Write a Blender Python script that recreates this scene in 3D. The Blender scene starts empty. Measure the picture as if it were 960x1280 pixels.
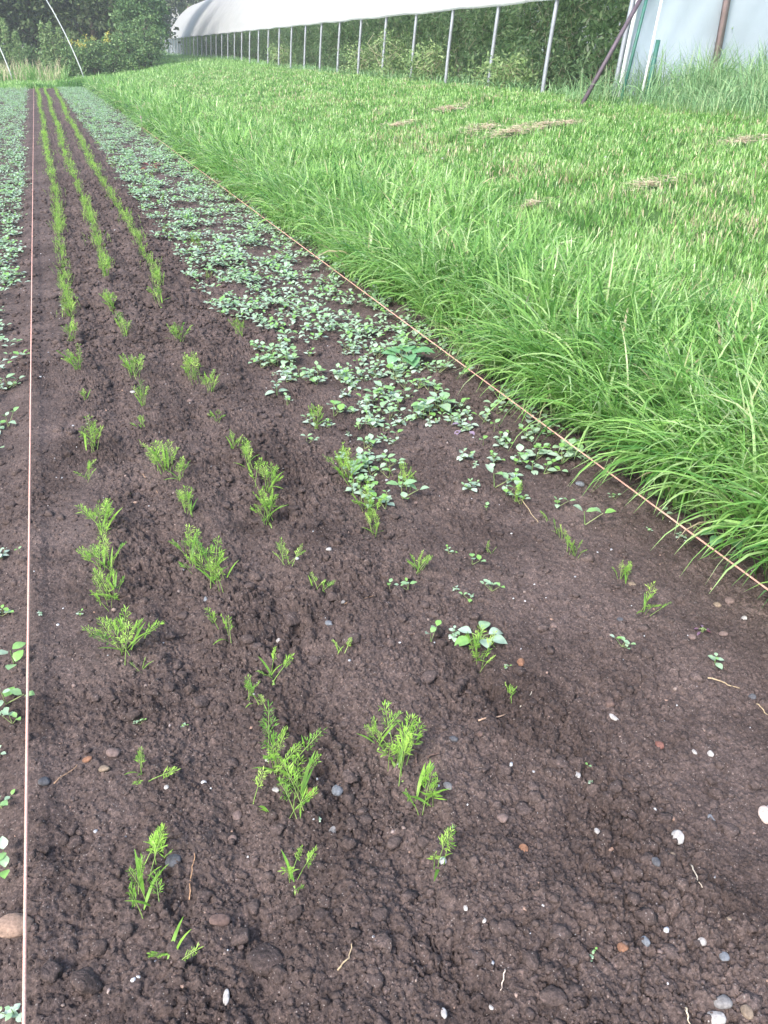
import bpy, math
import numpy as np
from mathutils import Vector, Matrix
R = math.radians
rng = np.random.RandomState(11)
sc = bpy.context.scene
col = sc.collection

# ------------------------------------------------------------------ camera numbers (frame 960 x 1280)
F = 997.0; CH = 1.5
PITCH = math.atan(580 / F); YAW = math.atan(444 * math.cos(PITCH) / F)
def ray(px, py):
    a = (px - 480) / F; b = -(py - 640) / F
    cy, sy, cp, sp = math.cos(YAW), math.sin(YAW), math.cos(PITCH), math.sin(PITCH)
    return np.array([sy*cp + a*cy + b*sy*sp, cy*cp - a*sy + b*cy*sp, -sp + b*cp])
CAM = np.array([0, 0, CH])

# ------------------------------------------------------------------ noise
_perm = np.random.RandomState(5).permutation(4096)
_ga = np.random.RandomState(6).rand(4096) * 2 * np.pi
def pn(x, y, seed=0):
    x = np.asarray(x, float); y = np.asarray(y, float)
    xi = np.floor(x).astype(int); yi = np.floor(y).astype(int)
    fx = x - xi; fy = y - yi
    u = fx*fx*fx*(fx*(fx*6-15)+10); v = fy*fy*fy*(fy*(fy*6-15)+10)
    def g(i, j, dx, dy):
        h = _perm[(_perm[(i + seed*37) & 4095] + j + seed*91) & 4095]
        a = _ga[h]; return np.cos(a)*dx + np.sin(a)*dy
    n00 = g(xi, yi, fx, fy); n10 = g(xi+1, yi, fx-1, fy)
    n01 = g(xi, yi+1, fx, fy-1); n11 = g(xi+1, yi+1, fx-1, fy-1)
    return ((n00*(1-u)+n10*u)*(1-v) + (n01*(1-u)+n11*u)*v) * 1.5
def fbm(x, y, octs=4, seed=0, gain=.5):
    t = 0; a = 1
    for k in range(octs):
        t = t + a*pn(x*2**k, y*2**k, seed+k*7); a *= gain
    return t
def facets(x, y, cell, seed, tilt=.5):
    """broken-fragment relief: every irregular cell is a tilted chip at its own level"""
    X = x/cell; Y = y/cell; xi = np.floor(X).astype(np.int32); yi = np.floor(Y).astype(np.int32)
    best = np.full(X.shape, 9., np.float32); out = np.zeros(X.shape, np.float32); sec = np.full(X.shape, 9., np.float32)
    U = np.random.RandomState(seed).rand(4096, 5).astype(np.float32)
    for i in (-1, 0, 1):
        for j in (-1, 0, 1):
            h = _perm[(_perm[(xi+i+seed*13) & 4095]+yi+j) & 4095]
            dx = X-(xi+i+U[h, 0]); dy = Y-(yi+j+U[h, 1]); d = np.abs(dx)*.5+np.abs(dy)*.5+.5*np.hypot(dx, dy)
            v = U[h, 2]-.5 + tilt*((U[h, 3]-.5)*dx+(U[h, 4]-.5)*dy)*2
            m = d < best; sec = np.where(m, best, np.minimum(sec, d)); out = np.where(m, v, out); best = np.where(m, d, best)
    return out - .55*(1-ss(0, .16, sec-best))
def ss(a, b, x):
    t = np.clip((np.asarray(x, float)-a)/(b-a), 0, 1); return t*t*(3-2*t)

# ------------------------------------------------------------------ mesh helpers
def mesh_np(name, V, Fc, attrs=None, smooth=False):
    """Fc: list of int arrays, each (n,3) or (n,4)."""
    me = bpy.data.meshes.new(name)
    V = np.asarray(V, np.float32)
    Fs = [np.asarray(f, np.int32) for f in (Fc if isinstance(Fc, (list, tuple)) else [Fc]) if len(f)]
    me.vertices.add(len(V)); me.vertices.foreach_set('co', V.ravel())
    loops = np.concatenate([f.ravel() for f in Fs]); tot = np.concatenate([np.full(len(f), f.shape[1], np.int32) for f in Fs])
    me.loops.add(len(loops)); me.loops.foreach_set('vertex_index', loops)
    me.polygons.add(len(tot)); st = np.concatenate([[0], np.cumsum(tot)[:-1]]).astype(np.int32)
    me.polygons.foreach_set('loop_start', st)
    me.polygons.foreach_set('use_smooth', np.full(len(tot), smooth))
    for k, a in (attrs or {}).items():
        at = me.attributes.new(k, 'FLOAT', 'POINT'); at.data.foreach_set('value', np.asarray(a, np.float32))
    me.update(calc_edges=True)
    return me
def link(name, me, mat=None, parent=None):
    o = bpy.data.objects.new(name, me); col.objects.link(o)
    if mat is not None and not me.materials: me.materials.append(mat)
    if parent is not None: o.parent = parent
    return o
def tag(o, label=None, cat=None, group=None, kind=None):
    if label: o['label'] = label
    if cat: o['category'] = cat
    if group: o['group'] = group
    if kind: o['kind'] = kind
    return o
def empty(name, loc=(0, 0, 0), rz=0):
    o = bpy.data.objects.new(name, None); col.objects.link(o); o.location = loc; o.rotation_euler = (0, 0, rz)
    o.empty_display_size = .05
    return o
class MB:
    def __init__(s): s.V = []; s.Q = []; s.T = []; s.A = []; s.n = 0
    def add(s, V, Q=(), T=(), tint=0.):
        V = np.asarray(V, float)
        if len(Q): s.Q.append(np.asarray(Q, int) + s.n)
        if len(T): s.T.append(np.asarray(T, int) + s.n)
        s.V.append(V); s.A.append(np.full(len(V), tint) if np.isscalar(tint) else np.asarray(tint)); s.n += len(V)
    def mesh(s, name, smooth=True):
        V = np.concatenate(s.V)
        return mesh_np(name, V, [np.concatenate(a) for a in (s.Q, s.T) if a], {'tint': np.concatenate(s.A)}, smooth)
    def build(s, name, mat, parent=None, smooth=True): return link(name, s.mesh(name, smooth), mat, parent)
    def tube(s, pts, rad, n=6, tint=0., cap=True):
        pts = np.asarray(pts, float); m = len(pts); rad = np.broadcast_to(rad, (m,))
        d = np.gradient(pts, axis=0); d /= np.linalg.norm(d, axis=1)[:, None] + 1e-9
        up = np.array([0, 0, 1.]) if abs(d[0, 2]) < .9 else np.array([1., 0, 0])
        V = []
        for k in range(m):
            a = np.cross(d[k], up); a /= np.linalg.norm(a) + 1e-9; b = np.cross(d[k], a); up = -np.cross(d[k], a) if False else up
            t = np.arange(n)/n*2*np.pi
            V.append(pts[k] + rad[k]*(np.cos(t)[:, None]*a + np.sin(t)[:, None]*b))
        V = np.concatenate(V); q = []
        for k in range(m-1):
            for j in range(n): q.append((k*n+j, k*n+(j+1) % n, (k+1)*n+(j+1) % n, (k+1)*n+j))
        T = []
        if cap:
            V = np.concatenate([V, pts[:1], pts[-1:]])
            for j in range(n): T.append((m*n, (j+1) % n, j)); T.append((m*n+1, (m-1)*n+j, (m-1)*n+(j+1) % n))
        s.add(V, q, T, tint)
    def box(s, c, size, rot=None, tint=0.):
        V = np.array([(x, y, z) for x in (-.5, .5) for y in (-.5, .5) for z in (-.5, .5)])*np.array(size)
        if rot is not None: V = V @ np.array(rot).T
        s.add(V+np.array(c), [(0, 1, 3, 2), (4, 6, 7, 5), (0, 4, 5, 1), (2, 3, 7, 6), (0, 2, 6, 4), (1, 5, 7, 3)], tint=tint)
def icosphere(sub):
    import bmesh
    bm = bmesh.new(); bmesh.ops.create_icosphere(bm, subdivisions=sub, radius=1)
    bm.verts.ensure_lookup_table()
    V = np.array([v.co[:] for v in bm.verts]); T = np.array([[v.index for v in f.verts] for f in bm.faces]); bm.free()
    return V, T
ICO = {k: icosphere(k) for k in (1, 2, 3)}

# ------------------------------------------------------------------ materials
def mat_new(name):
    m = bpy.data.materials.new(name); m.use_nodes = True; nt = m.node_tree; nt.nodes.clear()
    return m, nt, nt.nodes, nt.links
def ramp(nt, fac, stops):
    r = nt.nodes.new('ShaderNodeValToRGB'); e = r.color_ramp.elements
    while len(e) < len(stops): e.new(.5)
    for k, (p, c) in enumerate(stops): e[k].position = p; e[k].color = (*c, 1)
    nt.links.new(fac, r.inputs[0]); return r.outputs[0]
def noise(nt, scale, detail=4, rough=.55, coord=None):
    n = nt.nodes.new('ShaderNodeTexNoise'); n.inputs['Scale'].default_value = scale
    n.inputs['Detail'].default_value = detail; n.inputs['Roughness'].default_value = rough
    if coord is not None: nt.links.new(coord, n.inputs['Vector'])
    return n.outputs[0]
def leaf_mat(name, stops, rough=.45, trans=.3, spec=.5, obj_random=False, mottle=True):
    m, nt, N, L = mat_new(name)
    a = N.new('ShaderNodeAttribute'); a.attribute_name = 'tint'
    fac = a.outputs['Fac']
    geo = N.new('ShaderNodeTexCoord')
    c = ramp(nt, fac, stops)
    if mottle:
        nz = noise(nt, 60, 2, .5, geo.outputs['Object'])
        mx = N.new('ShaderNodeMix'); mx.data_type = 'RGBA'; mx.blend_type = 'MULTIPLY'; mx.inputs[0].default_value = 1
        L.new(c, mx.inputs[6]); L.new(ramp(nt, nz, [(.3, (.8, .82, .8)), (.7, (1.15, 1.12, 1.1))]), mx.inputs[7]); c = mx.outputs[2]
    p = N.new('ShaderNodeBsdfPrincipled'); L.new(c, p.inputs['Base Color']); p.inputs['Roughness'].default_value = rough
    p.inputs['Specular IOR Level'].default_value = spec
    t = N.new('ShaderNodeBsdfTranslucent'); L.new(c, t.inputs[0])
    ms = N.new('ShaderNodeMixShader'); ms.inputs[0].default_value = trans
    L.new(p.outputs[0], ms.inputs[1]); L.new(t.outputs[0], ms.inputs[2])
    o = N.new('ShaderNodeOutputMaterial'); L.new(ms.outputs[0], o.inputs[0])
    return m
def plain_mat(name, c, rough=.6, nscale=20, var=.25, metal=0, bump=0., spec=.5):
    m, nt, N, L = mat_new(name)
    tc = N.new('ShaderNodeTexCoord')
    nz = noise(nt, nscale, 5, .6, tc.outputs['Object'])
    cc = ramp(nt, nz, [(.3, tuple(x*(1-var) for x in c)), (.7, tuple(min(x*(1+var), 1) for x in c))])
    p = N.new('ShaderNodeBsdfPrincipled'); L.new(cc, p.inputs['Base Color']); p.inputs['Roughness'].default_value = rough
    p.inputs['Metallic'].default_value = metal; p.inputs['Specular IOR Level'].default_value = spec
    if bump:
        b = N.new('ShaderNodeBump'); b.inputs['Distance'].default_value = bump; L.new(nz, b.inputs['Height']); L.new(b.outputs[0], p.inputs['Normal'])
    o = N.new('ShaderNodeOutputMaterial'); L.new(p.outputs[0], o.inputs[0])
    return m
def soil_mat(name, green=False):
    m, nt, N, L = mat_new(name)
    tc = N.new('ShaderNodeNewGeometry'); P = tc.outputs['Position']
    n1 = noise(nt, 2.6, 6, .68, P); n2 = noise(nt, 160, 4, .7, P); n3 = noise(nt, 38, 4, .65, P)
    c1 = ramp(nt, n1, [(.32, SOIL_A), (.68, SOIL_B)])
    mx = N.new('ShaderNodeMix'); mx.data_type = 'RGBA'; mx.blend_type = 'MULTIPLY'; mx.inputs[0].default_value = 1
    L.new(c1, mx.inputs[6]); L.new(ramp(nt, n3, [(.3, (.72, .72, .74)), (.72, (1.32, 1.28, 1.26))]), mx.inputs[7])
    m2 = N.new('ShaderNodeMix'); m2.data_type = 'RGBA'; m2.blend_type = 'MULTIPLY'; m2.inputs[0].default_value = 1
    L.new(mx.outputs[2], m2.inputs[6]); L.new(ramp(nt, n2, [(.3, (.5, .5, .5)), (.56, (1.02, 1.02, 1.02)), (.74, (2.1, 2.0, 2.0))]), m2.inputs[7])
    c = m2.outputs[2]
    # mineral grit: scattered pale grains
    v = N.new('ShaderNodeTexVoronoi'); v.inputs['Scale'].default_value = 210; L.new(P, v.inputs['Vector'])
    lt = N.new('ShaderNodeMath'); lt.operation = 'LESS_THAN'; L.new(v.outputs['Distance'], lt.inputs[0]); lt.inputs[1].default_value = .28
    sep = N.new('ShaderNodeSeparateColor'); L.new(v.outputs['Color'], sep.inputs[0])
    gt = N.new('ShaderNodeMath'); gt.operation = 'GREATER_THAN'; L.new(sep.outputs[0], gt.inputs[0]); gt.inputs[1].default_value = .93
    mu = N.new('ShaderNodeMath'); mu.operation = 'MULTIPLY'; L.new(lt.outputs[0], mu.inputs[0]); L.new(gt.outputs[0], mu.inputs[1])
    m3 = N.new('ShaderNodeMix'); m3.data_type = 'RGBA'; L.new(mu.outputs[0], m3.inputs[0]); L.new(c, m3.inputs[6]); m3.inputs[7].default_value = (.24, .21, .2, 1)
    c = m3.outputs[2]
    if green:
        n4 = noise(nt, 1.3, 4, .6, P)
        m4 = N.new('ShaderNodeMix'); m4.data_type = 'RGBA'; L.new(ramp(nt, n4, [(.25, (.7,)*3), (.6, (1,)*3)]), m4.inputs[0]); L.new(c, m4.inputs[6])
        m4.inputs[7].default_value = (.055, .12, .03, 1)
        sx = N.new('ShaderNodeSeparateXYZ'); L.new(P, sx.inputs[0])
        c = m4.outputs[2]
    p = N.new('ShaderNodeBsdfPrincipled'); L.new(c, p.inputs['Base Color']); p.inputs['Roughness'].default_value = .95
    p.inputs['Specular IOR Level'].default_value = .16
    ad = N.new('ShaderNodeMath'); ad.operation = 'MULTIPLY_ADD'; L.new(n2, ad.inputs[0]); ad.inputs[1].default_value = .35; L.new(n3, ad.inputs[2])
    b = N.new('ShaderNodeBump'); b.inputs['Distance'].default_value = .010; b.inputs['Strength'].default_value = 1.
    L.new(ad.outputs[0], b.inputs['Height']); L.new(b.outputs[0], p.inputs['Normal'])
    o = N.new('ShaderNodeOutputMaterial'); L.new(p.outputs[0], o.inputs[0])
    return m
SOIL_A = (.058, .044, .041); SOIL_B = (.132, .102, .095)
M_SOIL = soil_mat('soil'); M_GROUND = soil_mat('turf_soil', True)
M_GRASS = leaf_mat('grass_blade', [(0, (.045, .16, .03)), (.35, (.175, .385, .085)), (.62, (.32, .55, .155)), (.88, (.48, .645, .33)), (.93, (.50, .52, .26)), (.97, (.58, .48, .33))], .33, .42, .6)
M_GRASS2 = leaf_mat('coarse_grass_blade', [(0, (.12, .28, .10)), (.6, (.25, .43, .20)), (1, (.42, .50, .27))], .42, .3, .5)
M_CARROT = leaf_mat('carrot_leaf', [(0, (.14, .33, .05)), (.5, (.30, .55, .08)), (1, (.48, .67, .17))], .45, .4, .4)
M_CSTEM = leaf_mat('carrot_stalk', [(0, (.22, .42, .08)), (1, (.36, .50, .16))], .5, .2, .4)
M_WEED = leaf_mat('weed_leaf', [(0, (.22, .44, .11)), (.22, (.30, .47, .27)), (.6, (.41, .55, .42)), (1, (.50, .62, .52))], .36, .25, .6)
M_WSTEM = leaf_mat('weed_stalk', [(0, (.18, .30, .10)), (1, (.30, .32, .16))], .5, .1)
M_BIG = leaf_mat('broad_leaf', [(0, (.12, .30, .12)), (1, (.22, .42, .22))], .4, .2, .6)
M_TREE = leaf_mat('tree_leaf', [(0, (.06, .105, .04)), (.7, (.125, .18, .07)), (1, (.22, .26, .11))], .5, .25, .4, mottle=False)
M_SHRUB = leaf_mat('shrub_leaf', [(0, (.08, .16, .06)), (.7, (.16, .28, .10)), (1, (.30, .40, .17))], .5, .3, .4, mottle=False)
M_VINE = leaf_mat('vine_leaf', [(0, (.11, .22, .09)), (.6, (.28, .42, .20)), (.92, (.48, .60, .32)), (1, (.5, .55, .4))], .5, .3, .4, mottle=False)
M_YEL = leaf_mat('yellow_blossom', [(0, (.45, .42, .08)), (1, (.55, .5, .12))], .6, .2, .3, mottle=False)
M_TAN = leaf_mat('dry_grass', [(0, (.52, .42, .30)), (.6, (.72, .60, .46)), (1, (.50, .54, .30))], .7, .25, .3, mottle=False)
M_BARK = plain_mat('bark', (.11, .085, .065), .9, 9, .4)
M_STALK = leaf_mat('pale_stalk', [(0, (.3, .3, .18)), (1, (.5, .46, .32))], .7, .05, mottle=False)
M_STRING = plain_mat('orange_twine', (.70, .39, .32), .75, 220, .28)
M_PIPE = plain_mat('galvanised_pipe', (.36, .38, .43), .5, 6, .15, .4)
M_POLEW = plain_mat('white_pole', (.72, .74, .76), .5, 6, .08)
M_PURP = plain_mat('weathered_steel', (.10, .075, .095), .6, 12, .25, .1)
M_GREEN = plain_mat('green_steel', (.03, .13, .10), .5, 12, .25)
M_BROWN = plain_mat('timber_post', (.30, .22, .22), .8, 8, .2)
def film_mat(name, c, tr, rough=.35):
    m, nt, N, L = mat_new(name)
    tc = N.new('ShaderNodeTexCoord')
    nz = noise(nt, 1.3, 5, .65, tc.outputs['Object'])
    cc = ramp(nt, nz, [(.3, tuple(x*.92 for x in c)), (.65, c)])
    p = N.new('ShaderNodeBsdfPrincipled'); L.new(cc, p.inputs['Base Color']); p.inputs['Roughness'].default_value = rough
    b = N.new('ShaderNodeBump'); b.inputs['Distance'].default_value = .05; b.inputs['Strength'].default_value = .4; L.new(nz, b.inputs['Height']); L.new(b.outputs[0], p.inputs['Normal'])
    t = N.new('ShaderNodeBsdfTranslucent'); L.new(cc, t.inputs[0])
    ms = N.new('ShaderNodeMixShader'); ms.inputs[0].default_value = tr
    L.new(p.outputs[0], ms.inputs[1]); L.new(t.outputs[0], ms.inputs[2])
    o = N.new('ShaderNodeOutputMaterial'); L.new(ms.outputs[0], o.inputs[0])
    return m
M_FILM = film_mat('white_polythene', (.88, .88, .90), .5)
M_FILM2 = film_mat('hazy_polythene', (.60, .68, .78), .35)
_stone = {}
def stone_mat(c):
    k = tuple(c)
    if k not in _stone: _stone[k] = plain_mat('stone', c, .85, 130, .38, bump=.0015, spec=.25)
    return _stone[k]

# ------------------------------------------------------------------ terrain
EDGE = 1.98
def terr(x, y):
    x = np.asarray(x, float); y = np.asarray(y, float)
    g = x - EDGE + .05*np.sin(y*1.7) + .04*np.sin(y*4.1+1)
    bank = .07*ss(0, .25, g) + .60*ss(.4, 6.8, g)
    bump = (.035*pn(x*.7, y*.7, 3) + .025*pn(x*1.9, y*1.9, 4))*ss(.1, 1.0, g)
    far = .15*ss(41.5, 60, y)
    return bank + bump + far
def G(px, py, zoff=0.):
    d = ray(px, py); d = d/np.linalg.norm(d); t = .5
    for _ in range(4000):
        p = CAM + d*t
        if p[2] <= float(terr(p[0], p[1])) + zoff: break
        t += max(.004, .004*t)
    return p
ROWX = {1: -.055, 2: .25, 3: .57, 4: .92, 5: 1.49}
def clodf(x, y):
    a = ss(-.12, .0, x)*(1-.55*ss(.85, 1.1, x)) + .28
    a = a + .35*pn(x*2.3, y*1.3, 8)
    return np.clip(a, .15, 1.3)
def soil0(x, y):
    z = .028*(1-ss(.68, .84, x + .05*pn(x*3, y*2.2, 2))) - .030*(1-ss(-.42, -.28, x + .03*pn(x*3, y*2, 9)))
    # furrow edges between the sown rows, warm compacted tread beside the string
    for c, w, a in ((.10, .055, -.026), (.42, .055, -.026), (.72, .05, -.02), (-.22, .05, -.012)):
        z = z + a*np.exp(-((x-c+.03*pn(x*2, y*1.5, 12))/w)**2)*(.6+.7*pn(y*1.1, x*0+c*9, 13))
    z = z + .018*fbm(x*2.2, y*2.2, 3, 20)*clodf(x, y)
    return z
def soil1(x, y):
    c = clodf(x, y)
    return soil0(x, y) + c*(.010*fbm(x*11, y*11, 3, 31) + .006*np.abs(pn(x*34, y*34, 33)))

# near soil sheet with clods pressed into the height field
xs = np.concatenate([np.arange(-1.1, -.45, .01), np.arange(-.45, 1.7, .0033), np.arange(1.7, 2.75, .0055)])
ys = [.30]
while ys[-1] < 4.6: ys.append(ys[-1] + .0029*max(1., ys[-1]/1.3))
ys = np.array(ys)
XX, YY = np.meshgrid(xs, ys)
H = soil1(XX, YY)
cr = np.random.RandomState(3)
NST = 12000
sx = cr.uniform(-.6, 2.2, NST); sy = .35 + 4.2*cr.rand(NST)**1.25
sr = np.minimum(.0042*cr.rand(NST)**-.38, .016)
cf = clodf(sx, sy); base_z = soil1(sx, sy)
order = np.argsort(sr)
for i in order:
    r = sr[i]
    if r > .009 and cr.rand() > cf[i]*.9: continue
    if r > .014 and sx[i] > .9 and cr.rand() < .75: continue
    i0, i1 = np.searchsorted(xs, (sx[i]-r*1.3, sx[i]+r*1.3)); j0, j1 = np.searchsorted(ys, (sy[i]-r*1.3, sy[i]+r*1.3))
    if i1-i0 < 2 or j1-j0 < 2: continue
    dx = XX[j0:j1, i0:i1]-sx[i]; dy = YY[j0:j1, i0:i1]-sy[i]
    e = cr.uniform(.7, 1.2); th = cr.rand()*3.14
    du = dx*math.cos(th)+dy*math.sin(th); dv = (-dx*math.sin(th)+dy*math.cos(th))*e
    an = np.arctan2(dv, du); d2 = (du*du+dv*dv)/(r*r*(1+.20*np.sin(an*3+i)+.16*np.sin(an*5+2*i)+.08*np.sin(an*8+3*i))**2)
    top = base_z[i] + r*(.72*np.minimum(np.clip(1-d2, 0, 1)**.6, .8+.5*(du*math.cos(i)+dv*math.sin(i))/r) - .22)
    sub = H[j0:j1, i0:i1]; m = (d2 < 1) & (top > sub); sub[m] = top[m]
CF = clodf(XX, YY)+.25
WX = XX+.006*pn(XX*40, YY*40, 41)+.003*pn(XX*110, YY*110, 43); WY = YY+.006*pn(XX*40, YY*40, 42)+.003*pn(XX*110, YY*110, 44)
BR = (.12+.95*ss(-.2, .45, pn(XX*2.4, YY*1.9, 45)))*(1-.45*ss(1.0, 1.5, XX))        # broken patches between smoother crust
H += (.0150*facets(WX, WY, .036, 1)*BR + .0085*facets(WX, WY, .017, 2)*BR + .0042*facets(WX, WY, .0085, 3) + .0045*np.abs(pn(XX*80, YY*80, 54)) + .003*np.abs(pn(XX*140, YY*140, 57)))*CF
H -= .010*np.clip(np.abs(pn(XX*9+.4*pn(XX*30, YY*30, 59), YY*9, 58)) < .035, 0, 1)*ss(.1, .5, pn(XX*2, YY*2, 61))*CF
# where the turf bank begins the bare sheet dips below the bank
H = H + terr(XX, YY) - .12*ss(.15, .45, XX-EDGE)
def soil_z(x, y):
    if y > 4.55 or y < .32: return float(soil1(x, y) + terr(x, y))
    i = min(max(np.searchsorted(xs, x)-1, 0), len(xs)-2); j = min(max(np.searchsorted(ys, y)-1, 0), len(ys)-2)
    return float(H[j:j+2, i:i+2].mean())
def soil_zv(x, y):
    i = np.clip(np.searchsorted(xs, x)-1, 0, len(xs)-2); j = np.clip(np.searchsorted(ys, y)-1, 0, len(ys)-2)
    zn = (H[j, i]+H[j+1, i]+H[j, i+1]+H[j+1, i+1])/4
    return np.where((y > 4.55) | (y < .32), soil1(x, y)+terr(x, y), zn)
def grid_mesh(name, X, Y, Z):
    ny, nx = X.shape
    V = np.stack([X.ravel(), Y.ravel(), Z.ravel()], 1)
    k = np.arange((ny-1)*nx).reshape(ny-1, nx)[:, :-1].ravel()
    return mesh_np(name, V, np.stack([k, k+1, k+nx+1, k+nx], 1), smooth=True)
tag(link('bed_soil', grid_mesh('bed_soil', XX, YY, H), M_SOIL), kind='structure')
xf = np.concatenate([np.arange(-2.6, -.5, .03), np.arange(-.5, 1.1, .011), np.arange(1.1, 2.7, .02)])
yf = [4.57]
while yf[-1] < 42: yf.append(yf[-1] + .011*max(1., yf[-1]/4))
XF, YF = np.meshgrid(xf, np.array(yf))
HF = soil1(XF, YF) + terr(XF, YF) - .12*ss(.15, .45, XF-EDGE) + (.016*facets(XF, YF, .045, 4) + .010*facets(XF, YF, .022, 5) + .008*np.abs(pn(XF*34, YF*30, 60)) + .013*np.abs(pn(XF*19, YF*15, 62)) + .009*np.maximum(pn(XF*11, YF*8, 63), 0) - .008)*(clodf(XF, YF)+.25)
HF -= .02*ss(40.6, 41.2, YF)
tag(link('bed_soil', grid_mesh('bed_soil_far', XF, YF, HF), M_SOIL), kind='structure')
gx = np.concatenate([-np.geomspace(200, 3, 40), np.arange(-2.7, 2, .25), np.arange(2, 16, .18), np.geomspace(16.5, 400, 40)])
gy = np.concatenate([-np.geomspace(60, 1, 14), np.arange(-.5, 30, .25), np.arange(30, 70, 1.), np.geomspace(72, 450, 30)])
GX, GY = np.meshgrid(gx, gy)
inside = ss(-2.75, -2.45, GX)*(1-ss(2.05, 2.3, GX))*ss(-.2, .5, GY)*(1-ss(40.2, 41.0, GY))
GZ = terr(GX, GY) - .09*inside - .004 + .01*pn(GX*2, GY*2, 5)
tag(link('ground', grid_mesh('ground', GX, GY, GZ), M_GROUND), kind='structure')

# ------------------------------------------------------------------ scattered crumbs and grit (uncountable)
def scatter(N, xr, yr, rr, power, seed, sub, flat=.7, sink=.25, dens=None, ypow=1.3, cmax=.03):
    r_ = np.random.RandomState(seed); V0, T0 = ICO[sub]
    x = r_.uniform(*xr, N); y = yr[0] + (yr[1]-yr[0])*r_.rand(N)**ypow
    if dens is not None:
        k = r_.rand(N) < dens(x, y); x, y = x[k], y[k]
    n = len(x); r = np.minimum(rr*r_.rand(n)**-power, cmax)
    z = soil_zv(x, y)
    sc_ = np.stack([r*r_.uniform(.75, 1.35, n), r*r_.uniform(.75, 1.3, n), r*r_.uniform(.55, 1., n)*flat/.7], 1)
    nv = len(V0)
    ph = r_.rand(n, 3)*20
    W = V0[None]*(1 + .22*np.sin(V0[None, :, 0]*3.1+ph[:, :1]) * np.cos(V0[None, :, 1]*3.7+ph[:, 1:2]) + .14*np.sin(V0[None, :, 2]*5+ph[:, 2:3]))[..., None]
    W = W + r_.normal(0, .10, W.shape)
    W = W*sc_[:, None]
    a = r_.rand(n)*6.28; c, s = np.cos(a)[:, None], np.sin(a)[:, None]
    X = W[..., 0]*c-W[..., 1]*s + x[:, None]; Y = W[..., 0]*s+W[..., 1]*c + y[:, None]
    Z = W[..., 2] + (z + r*(.5-sink)*flat)[:, None]
    V = np.stack([X, Y, Z], -1).reshape(-1, 3)
    T = (T0[None]+(np.arange(n)*nv)[:, None, None]).reshape(-1, 3)
    return V, T, np.repeat(r_.rand(n), nv)
V, T, A = scatter(30000, (-.5, 1.9), (.5, 2.9), .0023, .36, 71, 2, dens=lambda x, y: clodf(x, y)*.8+.1, cmax=.015, ypow=1.2, sink=.3)
V2, T2, A2 = scatter(9000, (-.6, 2.0), (2.6, 4.6), .0040, .36, 73, 2, dens=lambda x, y: clodf(x, y)*.9, cmax=.018, ypow=1)
V = np.concatenate([V, V2]); T = np.concatenate([T, T2+len(A)]); A = np.concatenate([A, A2])
V2, T2, A2 = scatter(12000, (-.6, 1.3), (4.5, 12), .0065, .34, 74, 1, dens=lambda x, y: clodf(x, y)*.9, cmax=.024, ypow=1.4)
V = np.concatenate([V, V2]); T = np.concatenate([T, T2+len(A)]); A = np.concatenate([A, A2])
tag(link('soil_crumbs', mesh_np('soil_crumbs', V, T, {'tint': A}, True), M_SOIL), 'loose dark soil crumbs over the bed', kind='stuff')
def grit_mat():
    m, nt, N, L = mat_new('grit'); a = N.new('ShaderNodeAttribute'); a.attribute_name = 'tint'
    c = ramp(nt, a.outputs['Fac'], [(0, (.16, .11, .10)), (.45, (.22, .17, .15)), (.65, (.30, .18, .13)), (.8, (.30, .31, .34)), (.97, (.62, .62, .64))])
    p = N.new('ShaderNodeBsdfPrincipled'); L.new(c, p.inputs['Base Color']); p.inputs['Roughness'].default_value = .55
    o = N.new('ShaderNodeOutputMaterial'); L.new(p.outputs[0], o.inputs[0]); return m
M_GRIT = grit_mat()
V, T, A = scatter(1500, (-.6, 2.2), (.5, 9.0), .0022, .32, 72, 1, flat=.7, ypow=1.5, cmax=.008)
tag(link('fine_gravel', mesh_np('fine_gravel', V, T, {'tint': A}, True), M_GRIT), 'tiny mixed stones scattered through the soil', kind='stuff')

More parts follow.
